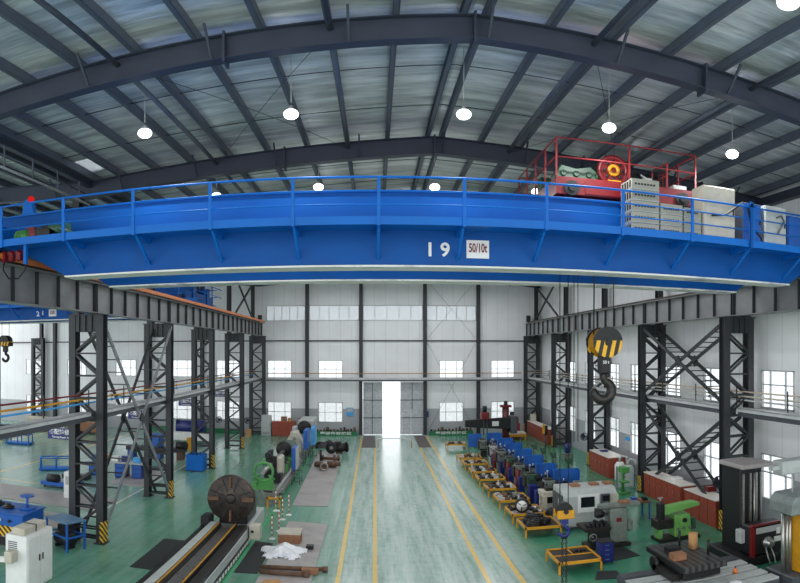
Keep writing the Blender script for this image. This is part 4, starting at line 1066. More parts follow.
for i, y0 in enumerate(TY):
    if i == 0: w_ = 'yellow framed tray table nearest the camera, divided by a yellow bar'
    elif i == 9: w_ = 'yellow framed tray table farthest from the camera, set apart by the aisle'
    else: w_ = 'yellow framed tray table with machined parts, %s in the row from the camera' % ORD[i]
    x0, x1, y1 = 5.42 - .014 * max(0, y0 - 21), 6.82 - .014 * max(0, y0 - 21), y0 + 1.45
    if i == 9: y1 = y0 + 1.3
    z = tray(x0, x1, y0, y1, w_)
    if i == 0:
        tag(MB().box(5.5, 6.74, y0 + .72, y0 + .76, z + .002, z + .03).build('divider_bar', 'yellow'), 'yellow divider bar lying on the nearest tray table', 'bar')
        tag(MB().box(6.1, 6.14, y0 + .8, y0 + 1.36, z + .002, z + .03).build('divider_bar', 'yellow'), 'short yellow bar lying lengthwise on the nearest tray table', 'bar')
        for k in range(4):
            x, y = 6.2 + .14 * k, y0 + 1.0 + .07 * (k % 2)
            tag(MB().cyl((x, y, z + .002), (x, y, z + .06 + .03 * (k % 3)), .05, 10).build('machine_part', 'dark'), 'small dark turned part on the nearest yellow tray table', 'machine part', 'parts on the nearest tray')
        continue
    if i == 1:      # coils and rings heaped up
        for k in range(11):
            x, y = rr.uniform(5.75, 6.5), rr.uniform(y0 + .35, y0 + 1.15); R = rr.uniform(.17, .27)
            m = MB(); zz = z + .002
            for q in range(rr.randint(2, 4)): m.ring((x + .01 * q, y, zz + .035 + q * .07), (.05 * rr.uniform(-1, 1), .05, 1), R, R * .7, .065, 20)
            tag(m.build('ring_stack', 'black' if k % 2 else 'dark'), 'dark coiled ring in the heap on the second yellow tray', 'ring', 'rings heaped on the second tray')
        continue
    if i == 2:
        t = thing('chuck', 'round dark chuck with pale grey face standing on the third yellow tray', 'chuck', (5.85, y0 + .35, z))
        MB().lathe((5.85, y0 + .3, z + .31), (-.25, -1, .1), [(-.3, .2), (-.28, .3), (0, .3), (.02, .24)], 28).build('body', 'black', t)
        f = MB().lathe((5.845, y0 + .28, z + .312), (-.25, -1, .1), [(0, 0), (.025, .22), (.03, .2), (.03, 0.02)], 28).build('face', 'metal', t)
        for a in range(3):
            an = 2 * PI * a / 3 + .4; MB().bar((5.84 + .05 * cos(an), y0 + .235, z + .315 + .05 * sin(an)), (5.84 + .2 * cos(an), y0 + .235, z + .315 + .2 * sin(an)), .05, .03).build('jaw', 'dark', f)
    n = 14 if i < 7 else 9
    for k in range(n):
        x = x0 + .2 + (x1 - x0 - .4) * ((k % 5) / 4) + rr.uniform(-.04, .04); y = y0 + .25 + (y1 - y0 - .5) * ((k // 5) / 2) + rr.uniform(-.04, .04)
        if i == 2 and x < 6.15 and y < y0 + .7: continue
        m = MB(); ty = (k * 7 + i) % 4; zz = z + .002; mt = ('dark', 'metal', 'black', 'lgrey', 'rust')[(k + i) % 5]
        if ty == 0: m.lathe((x, y, zz), (0, 0, 1), [(0, .1), (.06, .1), (.08, .05), (.2, .05)], 12)
        elif ty == 1: m.cyl((x - .12, y, zz + .07), (x + .12, y + .04, zz + .07), .07, 12)
        elif ty == 2: m.ring((x, y, zz + .05), (0, 0, 1), .12, .07, .1, 16)
        else: m.box(x - .1, x + .1, y - .06, y + .06, zz, zz + .12)
        tag(m.build('machine_part', mt), 'small machined part lying on the %s yellow tray from the camera' % ORD[i], 'machine part', 'parts on the %s tray' % ORD[i])

# bench lathes with blue chip guards -----------------------------------------
def small_lathe(x, y, mat, label, gw=.98, gz=1.62, gx=.55):
    t = thing('bench_lathe', label, 'lathe', (x, y, 0), 0, 'lathes with blue guards behind the trays')
    for (a, b) in ((0, .5), (1.35, 1.75)): MB().box(x + a, x + b, y - .25, y + .25, 0, .62).build('pedestal', mat, t, .02)
    MB().box(x - .05, x + 1.85, y - .38, y + .36, .62, .68).build('chip_pan', 'dark', t)
    MB().box(x + .4, x + 1.8, y - .14, y + .14, .68, .84).build('bed', 'metal', t)
    h = MB(); h.box(x - .02, x + .46, y - .22, y + .22, .68, 1.28); h = h.build('headstock', mat, t, .03)
    for k in range(3): MB().cyl((x + .05 + .15 * k, y - .22, 1.1 - .12 * (k % 2)), (x + .05 + .15 * k, y - .29, 1.1 - .12 * (k % 2)), .04, 10).build('dial', 'black', h)
    MB().box(x, x + .4, y - .2, y + .2, 1.281, 1.34).build('top_cover', 'dark', h)
    MB().lathe((x + .46, y, 1.06), (1, 0, 0), [(0, .08), (.03, .17), (.16, .17), (.17, .05)], 18).build('chuck', 'dark', t)
    c = MB(); c.box(x + .82, x + 1.12, y - .3, y + .2, .84, .95).box(x + .88, x + 1.06, y - .14, y + .12, .95, 1.05); c = c.build('carriage', mat, t, .01)
    MB().ring((x + .97, y - .34, .78), (0, 1, 0), .09, .07, .025, 14).build('handwheel', 'metal', c)
    MB().box(x + .9, x + 1.04, y - .07, y + .07, 1.051, 1.17).build('tool_post', 'black', c)
    s = MB(); s.box(x + 1.45, x + 1.7, y - .12, y + .12, .84, 1.02).cyl((x + 1.36, y, 1.06), (x + 1.76, y, 1.06), .09, 12); s.build('tailstock', mat, t, .01)
    g = MB(); gx0 = x + gx; g.box(gx0, gx0 + gw, y + .38, y + .41, .69, gz).box(gx0, gx0 + .02, y + .16, y + .38, .69, gz - .02).box(gx0 + gw - .02, gx0 + gw, y + .16, y + .38, .69, gz - .02)
    g.build('chip_guard', 'mblue', t)
    MB().box(gx0 - .01, gx0 + gw + .01, y + .37, y + .42, gz, gz + .03).build('guard_rim', 'lblue', t)
    MB().box(x + .55, x + 1.3, y + .1, y + .36, .681, .95).build('tool_tray', 'black', t)
    for q in range(4): MB().cyl((x + .6 + .18 * q, y + .2, .95), (x + .62 + .18 * q, y + .14, 1.12 + .07 * (q % 3)), .03, 8).build('tool', ('dark', 'metal', 'lgrey', 'black')[q], t)
    MB().box(x - .12, x - .02, y - .2, y + .2, .7, 1.2).build('gear_cover', 'dark', t)
    for q in range(2): MB().cyl((x + .12 + .2 * q, y - .26, .85), (x + .1 + .24 * q, y - .33, 1.02), .014, 6).ball((x + .1 + .24 * q, y - .33, 1.03), .03, (1, 1, 1), 8, 6).build('lever', 'black', h)
    MB().box(x + .05, x + .45, y - .26, y - .25, .15, .55).build('pedestal_door', 'dark', t)
    MB().cyl((x + .2, y + .1, 1.34), (x + .2, y + .1, 1.62), .015, 6).ball((x + .2, y + .06, 1.65), .05).build('work_light', 'lgrey', t)
LT = [(7.35, 26.0, 'ggrey'), (6.95, 27.6, 'dgreen'), (6.98, 30.0, 'ggrey'), (6.98, 32.2, 'dgreen'), (6.98, 34.5, 'ggrey'), (6.92, 36.6, 'lgrey'), (6.75, 39.2, 'ggrey')]
for i, (x, y, mt) in enumerate(LT):
    nm = {'ggrey': 'grey green', 'dgreen': 'dark green', 'lgrey': 'light grey'}[mt]
    small_lathe(x, y, mt, '%s bench lathe with blue chip guard, %s from the camera' % (nm, ORD[i]), 1.2 if i == 0 else .98)
t = thing('guard_screen', 'wide blue screen standing behind the last bench lathe, left end', 'screen', (6.6, 40.4, 0))
MB().box(6.2, 7.2, 40.35, 40.39, .6, 1.5).build('screen_panel', 'mblue', t)
for x in (6.25, 7.15): MB().box(x - .03, x + .03, 40.1, 40.6, 0, .1).box(x - .03, x + .03, 40.36, 40.38, .1, .6).build('foot', 'steel', t)
# cabinets between
for i, y in enumerate((25.75, 26.95, 28.9, 31.2, 33.4, 35.7)):
    cabinet(6.9, 7.3, y - .2, y + .2, .001, .86, 'navy', 'navy blue tool cabinet between tray tables and lathes, %s from the camera' % ORD[i], 'tool cabinet', None, 'navy tool cabinets', 'tool_cabinet', 1, False, 'lgrey')
for i, y in enumerate((29.35, 31.65, 35.25)):
    t = thing('gas_cylinder', 'slim red cylinder standing between the trays and lathes, %s from the camera' % ORD[i], 'cylinder', (6.98, y, 0), 0, 'red cylinders')
    MB().lathe((6.98, y, 0), (0, 0, 1), [(0, .1), (.02, .11), (1.0, .11), (1.12, .05), (1.16, .03)], 16).build('tank', 'red', t); MB().cyl((6.98, y, 1.16), (6.98, y, 1.24), .03, 8).build('valve', 'metal', t)

# cream machine stand
t = thing('machine_stand', 'cream steel machine stand with open legs left of the grey machining centre', 'stand', (7.45, 24.9, 0))
for (x, y) in ((6.98, 24.5), (7.88, 24.5), (6.98, 25.05), (7.88, 25.05)): MB().box(x - .08, x + .08, y - .06, y + .06, .0, .85).build('leg', 'cream', t)
MB().box(6.86, 8.01, 24.4, 25.15, .85, 1.08).build('table', 'cream', t, .02); MB().box(6.91, 7.96, 24.42, 25.1, .28, .4).build('shelf', 'cream', t)
tag(MB().box(7.06, 7.76, 24.6, 25.0, 1.081, 1.2).build('fixture_plate', 'dark'), 'dark fixture lying on the cream machine stand', 'machine part')
tag(MB().lathe((7.12, 23.95, .001), (0, 0, 1), [(0, .22), (.2, .24), (.42, .2), (.5, .1)], 18).build('coil_heap', 'black'), 'black round heap of coiled cable before the cream stand', 'cable')

# CNC machining centre
C = thing('cnc_lathe', 'light grey enclosed machining centre with dark screen beyond the black and yellow hook', 'machine tool', (8.35, 22.9, 0))
x0, x1, y0, y1 = 7.05, 9.3, 22.15, 23.6
MB().box(x0, x1, y0, y1, .12, .55).build('base', 'lgrey', C, .02); MB().box(x0 + .1, x1 - .1, y0 + .1, y1 - .1, 0, .12).build('plinth', 'steel', C)
MB().prism([(y0 + .0, .55), (y1, .55), (y1, 1.6), (y0 + .35, 1.6), (y0, 1.35)], 'yz', x0 + .02, x1 - .02).build('enclosure', 'lgrey', C, .02)
dd = MB().box(x0 - .03, x0 + .02, y0 + .12, y1 - .08, .4, 1.38).build('side_door', 'steel', C); MB().box(x0 - .05, x0 - .03, y0 + .5, y0 + .56, .9, 1.2).build('handle', 'lgrey', dd)
s = MB().box(7.62, 8.5, y0 - .03, y0, .7, 1.42).build('sliding_door', 'white', C, .01); MB().box(7.74, 8.3, y0 - .036, y0 - .03, .9, 1.32).build('viewing_window', 'screen', s)
c = MB().box(8.55, 8.92, y0 - .1, y0, .75, 1.4).build('control_panel', 'steel', C, .01); MB().box(8.6, 8.87, y0 - .106, y0 - .1, 1.12, 1.34).build('display', 'screen', c)
for r in range(3):
    for q in range(3): MB().box(8.62 + .08 * q, 8.67 + .08 * q, y0 - .108, y0 - .1, .82 + .09 * r, .87 + .09 * r).build('button', 'lgrey', c)
MB().box(8.95, x1, y0 - .02, y0, .7, 1.35).build('cover_panel', 'cream', C)
for x in (7.6, 8.4, 9.0): tag(MB().box(x, x + .35, 22.8, 23.2, 1.601, 1.68).build('wooden_block', 'wood'), 'small brown block lying on top of the grey machining centre', 'block', 'blocks on the machining centre')
t = thing('workbench', 'cluttered low bench with dark parts right of the grey machining centre', 'bench', (10.1, 22.9, 0))
MB().box(9.6, 10.9, 22.5, 23.3, .72, .78).build('worktop', 'rust', t)
for (x, y) in ((9.65, 22.55), (10.85, 22.55), (9.65, 23.25), (10.85, 23.25)): MB().box(x - .03, x + .03, y - .03, y + .03, 0, .72).build('leg', 'mblue', t)
for k in range(5): tag(MB().box(9.7 + .24 * k, 9.88 + .24 * k, 22.7, 22.95, .781, .86 + .04 * (k % 3)).build('machine_part', ('dark', 'metal', 'mblue', 'wood', 'black')[k]), ('dark block', 'steel block', 'blue block', 'wooden block', 'black block')[k] + ' lying on the bench right of the machining centre', 'machine part')

# milling machine
Ml = thing('milling_machine', 'grey green milling machine with long overarm beside the nearest tray', 'milling machine', (8.3, 20.2, 0))
MB().box(7.35, 8.95, 19.8, 20.5, 0, .14).build('base', 'dark', Ml, .01)
MB().box(8.2, 8.85, 19.85, 20.45, .14, 1.42).build('column', 'ggrey', Ml, .05)
a = MB().box(7.85, 9.4, 20.0, 20.3, 1.42, 1.58).build('overarm', 'ggrey', Ml, .03); MB().box(7.75, 7.95, 20.02, 20.28, 1.1, 1.42).build('arbor_support', 'black', a); MB().cyl((7.9, 20.15, 1.2), (8.2, 20.15, 1.2), .05, 10).build('arbor', 'metal', a)
k = MB().box(7.55, 8.18, 19.85, 20.45, .14, .72).build('knee', 'black', Ml, .03)
d = MB(); d.box(7.2, 8.15, 19.7, 20.6, .72, .84); d.build('table', 'dark', Ml)
for q in range(5): MB().box(7.3 + .16 * q, 7.4 + .16 * q, 19.75, 20.0 + .05 * q, .841, .95 + .05 * (q % 3)).build('fixture', 'black', Ml)
MB().ring((7.5, 19.72, .5), (0, 1, 0), .14, .11, .03, 18).build('handwheel', 'metal', k); MB().cyl((7.5, 19.72, .5), (7.5, 19.85, .5), .03, 8).build('crank_shaft', 'metal', k)
MB().cyl((7.95, 19.98, 1.25), (7.7, 19.9, 1.35), .12, 14).build('vertical_head', 'black', Ml, 0)
MB().box(8.86, 9.1, 19.95, 20.35, .5, .95).build('drive_cover', 'ggrey', Ml, .06); MB().box(8.6, 8.95, 19.9, 20.2, 1.581, 1.66).build('oil_can_shelf', 'wood', Ml)
p = MB().box(8.3, 8.75, 19.83, 19.85, .5, 1.2).build('door', 'ggrey', Ml); MB().box(8.4, 8.6, 19.82, 19.83, .95, 1.1).build('name_plate', 'red', p)
for ch in [k for k in bpy.data.objects if k == Ml]: ch.location = (8.05, 19.95, 0)
t = thing('tool_cabinet', 'dark blue drawer cabinet at the right end of the nearest tray table', 'tool cabinet', (7.2, 18.3, 0))
MB().box(6.98, 7.42, 18.05, 18.5, .04, .74).build('body', 'navy', t, .01)
for q in range(4): dq = MB().box(7.0, 7.4, 18.03, 18.05, .07 + .165 * q, .21 + .165 * q).build('drawer', 'navy', t); MB().box(7.12, 7.26, 18.01, 18.03, .15 + .165 * q, .17 + .165 * q).build('handle', 'metal', dq)
MB().box(6.96, 7.44, 18.02, 18.52, .74, .77).build('top_mat', 'black', t)
for (x, y) in ((7.0, 18.1), (7.4, 18.1), (7.0, 18.5), (7.4, 18.5)): MB().cyl((x - .02, y, .02), (x + .02, y, .02), .02, 8).build('castor', 'black', t)
slab('floor_mat', [(7.55, 18.2), (8.5, 18.4), (8.35, 19.6), (7.5, 19.5)], .001, .02, 'mat', 'black rubber mat in front of the grey green milling machine', 'mat')
slab('floor_mat', [(6.3, 16.75), (7.15, 16.6), (7.2, 17.3), (6.6, 17.4)], .001, .02, 'mat', 'black rubber mat at the bottom edge left of the grey slotted bed', 'mat')

# shaper
S = thing('shaper', 'light green shaping machine with long slanted ram near the red cabinets', 'shaping machine', (10.5, 19.6, 0))
MB().box(9.7, 11.35, 19.3, 20.05, 0, .12).build('base', 'black', S)
MB().prism([(10.35, .12), (11.05, .12), (11.0, .98), (10.35, .98)], 'xz', 19.4, 19.95).build('column', 'lgreen', S, .04)
MB().prism([(10.0, 1.0), (11.45, 1.22), (11.45, 1.34), (11.2, 1.4), (10.0, 1.3)], 'xz', 19.48, 19.88).build('ram', 'lgreen', S, .03)
h = MB().box(9.82, 10.0, 19.5, 19.86, .85, 1.45).build('tool_head', 'black', S, .02); MB().cyl((9.9, 19.68, 1.45), (9.9, 19.68, 1.66), .03, 8).build('feed_screw', 'metal', h)
MB().ring((9.9, 19.68, 1.64), (0, 0, 1), .1, .07, .03, 14).build('handwheel', 'metal', h)
t_ = MB().box(9.65, 10.3, 19.4, 19.95, .5, .85).build('work_table', 'dark', S, .02); MB().box(9.75, 9.9, 19.5, 19.85, .12, .5).build('table_support', 'lgreen', t_)
MB().cyl((10.7, 19.4, .78), (10.7, 19.32, .78), .24, 22).build('bull_gear_cover', 'lgreen', S); MB().cyl((10.7, 19.32, .78), (10.7, 19.27, .78), .09, 14).build('gear_hub', 'black', S)
for q in range(3): MB().cyl((10.45 + .25 * q, 19.4, .45), (10.45 + .25 * q, 19.33, .45), .05, 10).build('control_knob', 'metal', S)
MB().box(11.06, 11.3, 19.5, 19.9, .3, .75).build('motor_housing', 'dgreen', S, .03)

# horizontal boring machine ---------------------------------------------------
B = thing('boring_machine', 'black horizontal boring machine with tall column and red trimmed spindle head', 'boring machine', (11.6, 16.7, 0))
MB().box(10.7, 12.9, 15.6, 17.7, 0, .3).build('base', 'black', B, .03)
cl = MB().box(11.1, 11.98, 16.35, 17.45, .3, 3.18).build('column', 'black', B, .03)
for x in (11.2, 11.48, 11.72, 11.9): MB().box(x - .035, x + .035, 16.28, 16.35, .4, 3.0).build('guideway', 'metal', cl)
MB().cyl((11.6, 16.25, .4), (11.6, 16.25, 3.0), .035, 10).build('lead_screw', 'metal', cl)
MB().prism([(11.02, 16.1), (12.3, 16.1), (12.3, 17.0), (11.9, 17.5), (11.02, 17.5)], 'xy', 3.18, 3.33).build('top_plate', 'plate', B, .02)
hd = MB().box(11.05, 12.35, 15.6, 16.24, .36, 1.36).build('spindle_head', 'black', B, .05)
MB().box(11.0, 12.4, 15.54, 15.68, 1.36, 1.43).build('red_top_trim', 'red', hd, .02); MB().box(10.99, 11.12, 15.54, 15.66, .34, 1.4).build('red_side_trim', 'red', hd)
MB().box(11.2, 12.2, 15.585, 15.6, 1.1, 1.3).build('grey_band', 'lgrey', hd); MB().box(12.0, 12.15, 15.58, 15.6, .98, 1.2).build('white_label', 'white', hd); MB().box(11.9, 12.25, 15.58, 15.6, .72, .9).build('name_plate', 'white', hd)
MB().lathe((11.6, 15.6, .78), (0, -1, 0), [(0, .2), (.12, .2), (.14, .12), (.3, .12), (.3, .05)], 20).build('spindle', 'metal', hd)
MB().box(10.88, 11.1, 16.0, 16.3, .72, 1.18).build('switch_box', 'lgrey', B, .02)
for q in range(4): MB().tube([(11.5 + .1 * q, 15.5, .62), (11.45 + .12 * q, 15.3, .35), (11.5 + .1 * q, 15.25, .12)], .025, 6).build('hose', 'black' if q % 2 else 'lgrey', B)
W = thing('slotted_table', 'dark slotted boring table on saddle at bottom right', 'machine table', (8.7, 15.6, 0))
MB().box(7.95, 9.35, 14.4, 16.75, .74, .92).build('table_top', stripes('slots_x', (74, 72, 70), (30, 30, 31), .2, 'x', .4), W, .01)
MB().box(8.05, 9.25, 14.6, 16.5, .45, .739).build('saddle', 'black', W, .02)
MB().cyl((7.95, 16.0, .6), (7.8, 16.0, .6), .22, 20).build('rotary_cover', 'black', W); MB().box(7.8, 8.05, 14.8, 16.0, .4, .6).build('slide', 'dark', W)
D_ = thing('machine_bed', 'grey slotted machine bed along the bottom right under the dark table', 'machine bed', (8.8, 15.0, 0))
MB().box(6.75, 10.6, 13.6, 16.2, .0, .3).build('bed_body', 'steel', D_, .02)
for q in range(5): MB().box(6.75, 10.6, 13.65 + .52 * q, 14.02 + .52 * q, .301, .36).build('way_cover', 'lgrey' if q < 4 else 'steel', D_)
for q, (x, y, h, r, m_, l) in enumerate(((8.2, 15.2, .2, .0, 'wood', 'brown block clamped on the near left part of the dark slotted table'), (8.85, 16.3, .5, .04, 'black', 'thin black upright bolt at the back of the dark slotted table'), (9.1, 15.9, .5, .14, 'card', 'tan round block standing on the dark slotted table'), (9.2, 15.2, .45, .04, 'black', 'black upright bolt right of the tan round block'), (8.4, 15.9, .16, .0, 'black', 'black angle clamp lying on the dark slotted table'))):
    m = MB()
    if r: m.cyl((x, y, .921), (x, y, .92 + h), r, 10)
    else: m.box(x - .2, x + .2, y - .15, y + .15, .921, .92 + h)
    tag(m.build('clamp_bolt' if 0 < r < .1 else 'work_block', m_), l, 'bolt' if 0 < r < .1 else 'block')
t = thing('oil_bottle', 'small orange bottle standing on the bed right of the slotted table', 'bottle', (9.75, 14.6, .361)); MB().lathe((9.75, 14.6, .361), (0, 0, 1), [(0, .06), (.12, .07), (.18, .03)], 12).build('bottle_body', 'orange', t); MB().cyl((9.75, 14.6, .54), (9.75, 14.6, .6), .02, 8).build('cap', 'red', t)
tag(MB().ball((9.3, 13.9, .39), .14, (1.4, 1, .25)).build('cleaning_rag', 'plastic'), 'pale crumpled rag on the bed at the bottom edge', 'rag')

# vertical machine at the right edge
V = thing('vertical_machine', 'grey headed machine with yellow column cut off by the right edge', 'machine tool', (11.5, 13.7, 0))
MB().box(10.75, 12.9, 13.2, 14.5, 0, .4).build('base', 'steel', V, .03)
MB().box(11.16, 11.9, 13.3, 14.3, .4, 2.3).build('column', 'yellow', V, .03)
for x in (10.82, 10.96, 11.07): MB().cyl((x, 13.75, .4), (x, 13.75, 2.3), .06, 14).build('guide_rod', 'metal' if x > 10.8 else 'dark', V)
MB().prism([(10.72, 2.3), (12.4, 2.3), (12.4, 2.85), (10.9, 2.85), (10.72, 2.65)], 'xz', 13.2, 14.3).build('head', pm('mid_grey_casting', (126, 134, 132), .45), V, .04)
MB().cyl((11.2, 13.8, 2.85), (11.2, 13.8, 3.45), .025, 8).build('mast', 'lgrey', V)
a = MB().box(10.7, 12.2, 13.6, 14.1, 3.45, 3.85).build('control_box', 'lgrey', V, .03); MB().box(10.45, 10.7, 13.75, 13.95, 3.6, 3.72).build('arm', 'lgrey', a)

# red brown wall benches ---------------------------------------------------------
def bench(x0, x1, y0, y1, label, h=1.0, slat=.62):
    t = thing('wall_cabinet', label, 'cabinet', ((x0 + x1) / 2, (y0 + y1) / 2, 0), 0, 'red brown cabinets along the right wall')
    MB().box(x0 + .02, x1, y0, y1, 0, h).build('body', 'bench', t)
    MB().box(x0 - .02, x1, y0 - .02, y1 + .02, h, h + .04).build('worktop', 'bench_top', t)
    n = max(2, round((y1 - y0) / slat)); w = (y1 - y0) / n
    for i in range(n):
        k = MB().box(x0, x0 + .02, y0 + w * i + .015, y0 + w * (i + 1) - .015, .08, h - .04).build('door', 'bench', t); MB().box(x0 - .02, x0, y0 + w * i + .08, y0 + w * i + .11, h * .6, h * .6 + .12).build('handle', 'metal', k)
bench(12.55, 13.3, 23.0, 26.7, 'red brown cabinet with pale top under the crossed bracing, farther of two', 1.12)
bench(12.45, 13.2, 20.0, 22.5, 'red brown cabinet behind the boring machine under the crossed bracing', 1.12)
bench(12.4, 13.4, 30.9, 33.9, 'red brown cabinet between the second and third right columns', 1.15)
bench(12.75, 13.4, 44.0, 50.2, 'long red brown cabinet in the far right corner with many narrow doors', 1.15, .45)
for (x, y, w, h, m_, l) in ((13.1, 24.4, .5, .1, 'white', 'white paper stack on the cabinet under the crossed bracing'), (13.15, 21.6, .4, .22, 'red', 'small red box on the cabinet behind the boring machine'), (12.95, 33.0, .4, .08, 'navy', 'dark blue folder on the cabinet between the right columns'), (13.1, 49.6, .5, .6, 'cream', 'cream box at the far end of the long corner cabinet')):
    z = {24.4: 1.161, 21.6: 1.161, 33.0: 1.191, 49.6: 1.191}[y]; tag(MB().box(x - .2, x + .2, y - w / 2, y + w / 2, z, z + h).build('box', m_), l, 'box')
t = thing('notice_board', 'white and blue notice board on the right wall above the white collectors', 'notice board', (14.2, 32.4, 1.3)); MB().box(14.17, 14.24, 31.95, 32.75, 1.3, 2.1).build('board', 'lgrey', t); MB().box(14.16, 14.17, 32.0, 32.7, 1.85, 2.05).build('heading', 'skyblue', t)
for i, y in enumerate((30.4, 29.3)):
    t = thing('dust_collector', 'white round dust collector with curved pipe by the right wall, %s one' % ('farther', 'nearer')[i], 'dust collector', (12.85, y, 0), 0, 'white dust collectors')
    MB().lathe((12.85, y, 0), (0, 0, 1), [(0, .26), (.05, .28), (.85, .28), (1.0, .18)], 18).build('tank', 'white', t); MB().tube([(12.85, y, .98), (12.85, y, 1.2), (12.95, y - .1, 1.35), (13.15, y - .25, 1.3), (13.2, y - .3, .9)], .07, 10).build('pipe', 'lgrey', t); MB().box(12.75, 12.95, y - .32, y - .27, .4, .7).build('panel', 'navy', t)
t = thing('glass_screen', 'pale green glazed screen beside the white dust collectors', 'screen', (12.3, 28.3, 0))
MB().box(11.8, 12.75, 28.28, 28.32, .1, 1.15).build('pane', 'frp', t)
for x in (11.8, 12.75): MB().box(x - .025, x + .025, 28.1, 28.5, 0, .1).box(x - .025, x + .025, 28.27, 28.33, .1, 1.2).build('upright', 'ggrey', t)
t = thing('drilling_machine', 'green drilling machine in front of the glazed screen', 'drill', (11.7, 27.2, 0))
MB().box(11.45, 11.95, 27.0, 27.45, 0, .1).build('base', 'green', t); MB().cyl((11.7, 27.3, .1), (11.7, 27.3, 1.4), .08, 12).build('column', 'green', t); MB().box(11.5, 11.9, 26.9, 27.4, 1.1, 1.4).build('head', 'green', t, .03); MB().box(11.5, 11.9, 26.9, 27.35, .6, .68).build('table', 'green', t); MB().cyl((11.7, 27.05, 1.1), (11.7, 27.05, .85), .04, 8).build('spindle', 'metal', t)
for i, (x, y) in enumerate(((9.35, 31.2), (9.25, 32.9), (9.15, 34.4), (9.6, 29.3))):
    t = thing('drill_press', 'small dark pedestal drill behind the blue guards, %s from the left' % ORD[(2, 1, 0, 3)[i]], 'drill', (x, y, 0), 0, 'pedestal drills behind the lathes')
    MB().box(x - .2, x + .2, y - .25, y + .2, 0, .08).build('base', 'dgreen', t); MB().cyl((x, y + .08, .08), (x, y + .08, 1.6), .05, 10).build('column', 'steel', t)
    h = MB().box(x - .1, x + .1, y - .3, y + .2, 1.35, 1.65).build('head', 'dgreen', t, .03); MB().cyl((x, y + .2, 1.5), (x, y + .32, 1.5), .09, 12).build('motor', 'black', h); MB().cyl((x, y - .2, 1.35), (x, y - .2, 1.1), .03, 8).build('spindle', 'metal', h)
    for a in range(3): MB().cyl((x + .1, y - .1, 1.45), (x + .14, y - .1 + .22 * cos(2.1 * a), 1.45 + .22 * sin(2.1 * a)), .012, 6).build('feed_lever', 'black', h)
    MB().box(x - .17, x + .17, y - .32, y + .02, .85, .9).build('table', 'dark', t)

# radial drill and cart at the far right
R_ = thing('radial_drill', 'dark radial drill with red column and long arm near the back wall', 'radial drill', (9.7, 45, 0))
MB().box(7.2, 10.4, 44.4, 45.6, 0, .25).build('base', 'black', R_)
MB().cyl((9.75, 45, .25), (9.75, 45, 2.85), .26, 20).build('column', M['rust'] if 0 else pm('dark_red_column', (96, 40, 42), .5), R_); MB().box(9.35, 10.15, 44.7, 45.3, 2.85, 3.0).build('column_cap', 'red', R_); MB().cyl((9.75, 45, 3.0), (9.75, 45, 3.3), .14, 14).build('lift_motor', 'black', R_)
a = MB().prism([(6.6, 1.45), (10.3, 1.2), (10.3, 2.1), (9.2, 2.1), (6.6, 1.95)], 'xz', 44.4, 44.7).build('arm', 'black', R_, .03); MB().box(8.6, 9.1, 44.38, 44.4, 1.5, 1.85).build('label_plate', 'white', a)
MB().box(10.0, 10.5, 44.3, 45.3, .9, 2.2).build('clamp_housing', 'steel', R_, .04)
h = MB().box(7.75, 8.35, 44.1, 44.8, 2.0, 2.55).build('drill_head', 'red', R_, .06); MB().cyl((8.05, 44.45, 2.55), (8.05, 44.45, 3.0), .17, 14).build('motor', 'black', h)
for x in (7.95, 8.2): MB().cyl((x, 44.3, 2.0), (x, 44.3, .9), .04, 8).build('spindle', 'steel', h)
t = thing('parts_cart', 'low yellow cart with pale top beside the long corner cabinet', 'cart', (11.1, 47.4, 0))
MB().box(10.5, 11.8, 46.8, 48.0, .45, .6).build('deck', 'bench_top', t); MB().box(10.48, 11.82, 46.78, 46.8, .3, .5).build('front_rail', 'yellow', t)
for (x, y) in ((10.55, 46.85), (11.75, 46.85), (10.55, 47.95), (11.75, 47.95)): MB().box(x - .05, x + .05, y - .05, y + .05, 0, .45).build('leg', 'yellow', t)
t = thing('red_grinder', 'red and black grinding machine behind the low yellow cart', 'grinder', (11.2, 48.8, 0))
MB().box(10.7, 11.7, 48.4, 49.2, 0, 1.2).build('base', 'dred', t, .04); MB().box(10.8, 11.6, 48.5, 49.1, 1.2, 1.7).build('body', 'red', t, .05); MB().box(11.0, 11.4, 48.49, 48.5, 1.3, 1.5).build('label', 'white', t); MB().cyl((11.1, 48.8, 1.7), (11.1, 48.8, 2.1), .18, 12).build('motor', 'black', t)
t = thing('yellow_hoist', 'yellow and dark hand hoist hanging at the fourth right column', 'hoist', (12.3, 43.0, 0)); MB().box(12.15, 12.45, 42.9, 43.1, .9, 1.6).build('body', 'black', t, .03); MB().box(12.05, 12.2, 42.85, 43.0, 1.0, 1.7).build('cover', 'yellow', t); MB().cyl((12.3, 43, 0), (12.3, 43, .9), .06, 8).build('stand', 'steel', t)
t = thing('coolant_pump', 'dark blue pump unit on the floor by the third right column', 'pump', (12.1, 37.2, 0)); MB().box(11.8, 12.4, 36.9, 37.5, 0, .5).build('tank', 'ggrey', t, .02); MB().cyl((12.1, 37.2, .5), (12.1, 37.2, 1.1), .18, 14).build('motor', 'navy', t)
# ================================================================== LEFT BAY
slab('steel_plate', [(-21, 23.6), (-11.6, 23.6), (-11.6, 26.0), (-21, 26.4)], .001, .03, 'plate', 'wide grey steel floor plate across the left bay', 'plate')
slab('steel_plate', [(-14.6, 20.5), (-11.7, 20.5), (-11.7, 22.4), (-14.6, 22.6)], .001, .03, 'plate', 'grey steel floor plate behind the nearest left column', 'plate')
slab('steel_plate', [(-13.6, 29.0), (-11.6, 29.0), (-11.6, 34.2), (-13.4, 34.2)], .001, .03, 'plate', 'grey steel floor plate beside the second and third left columns', 'plate')
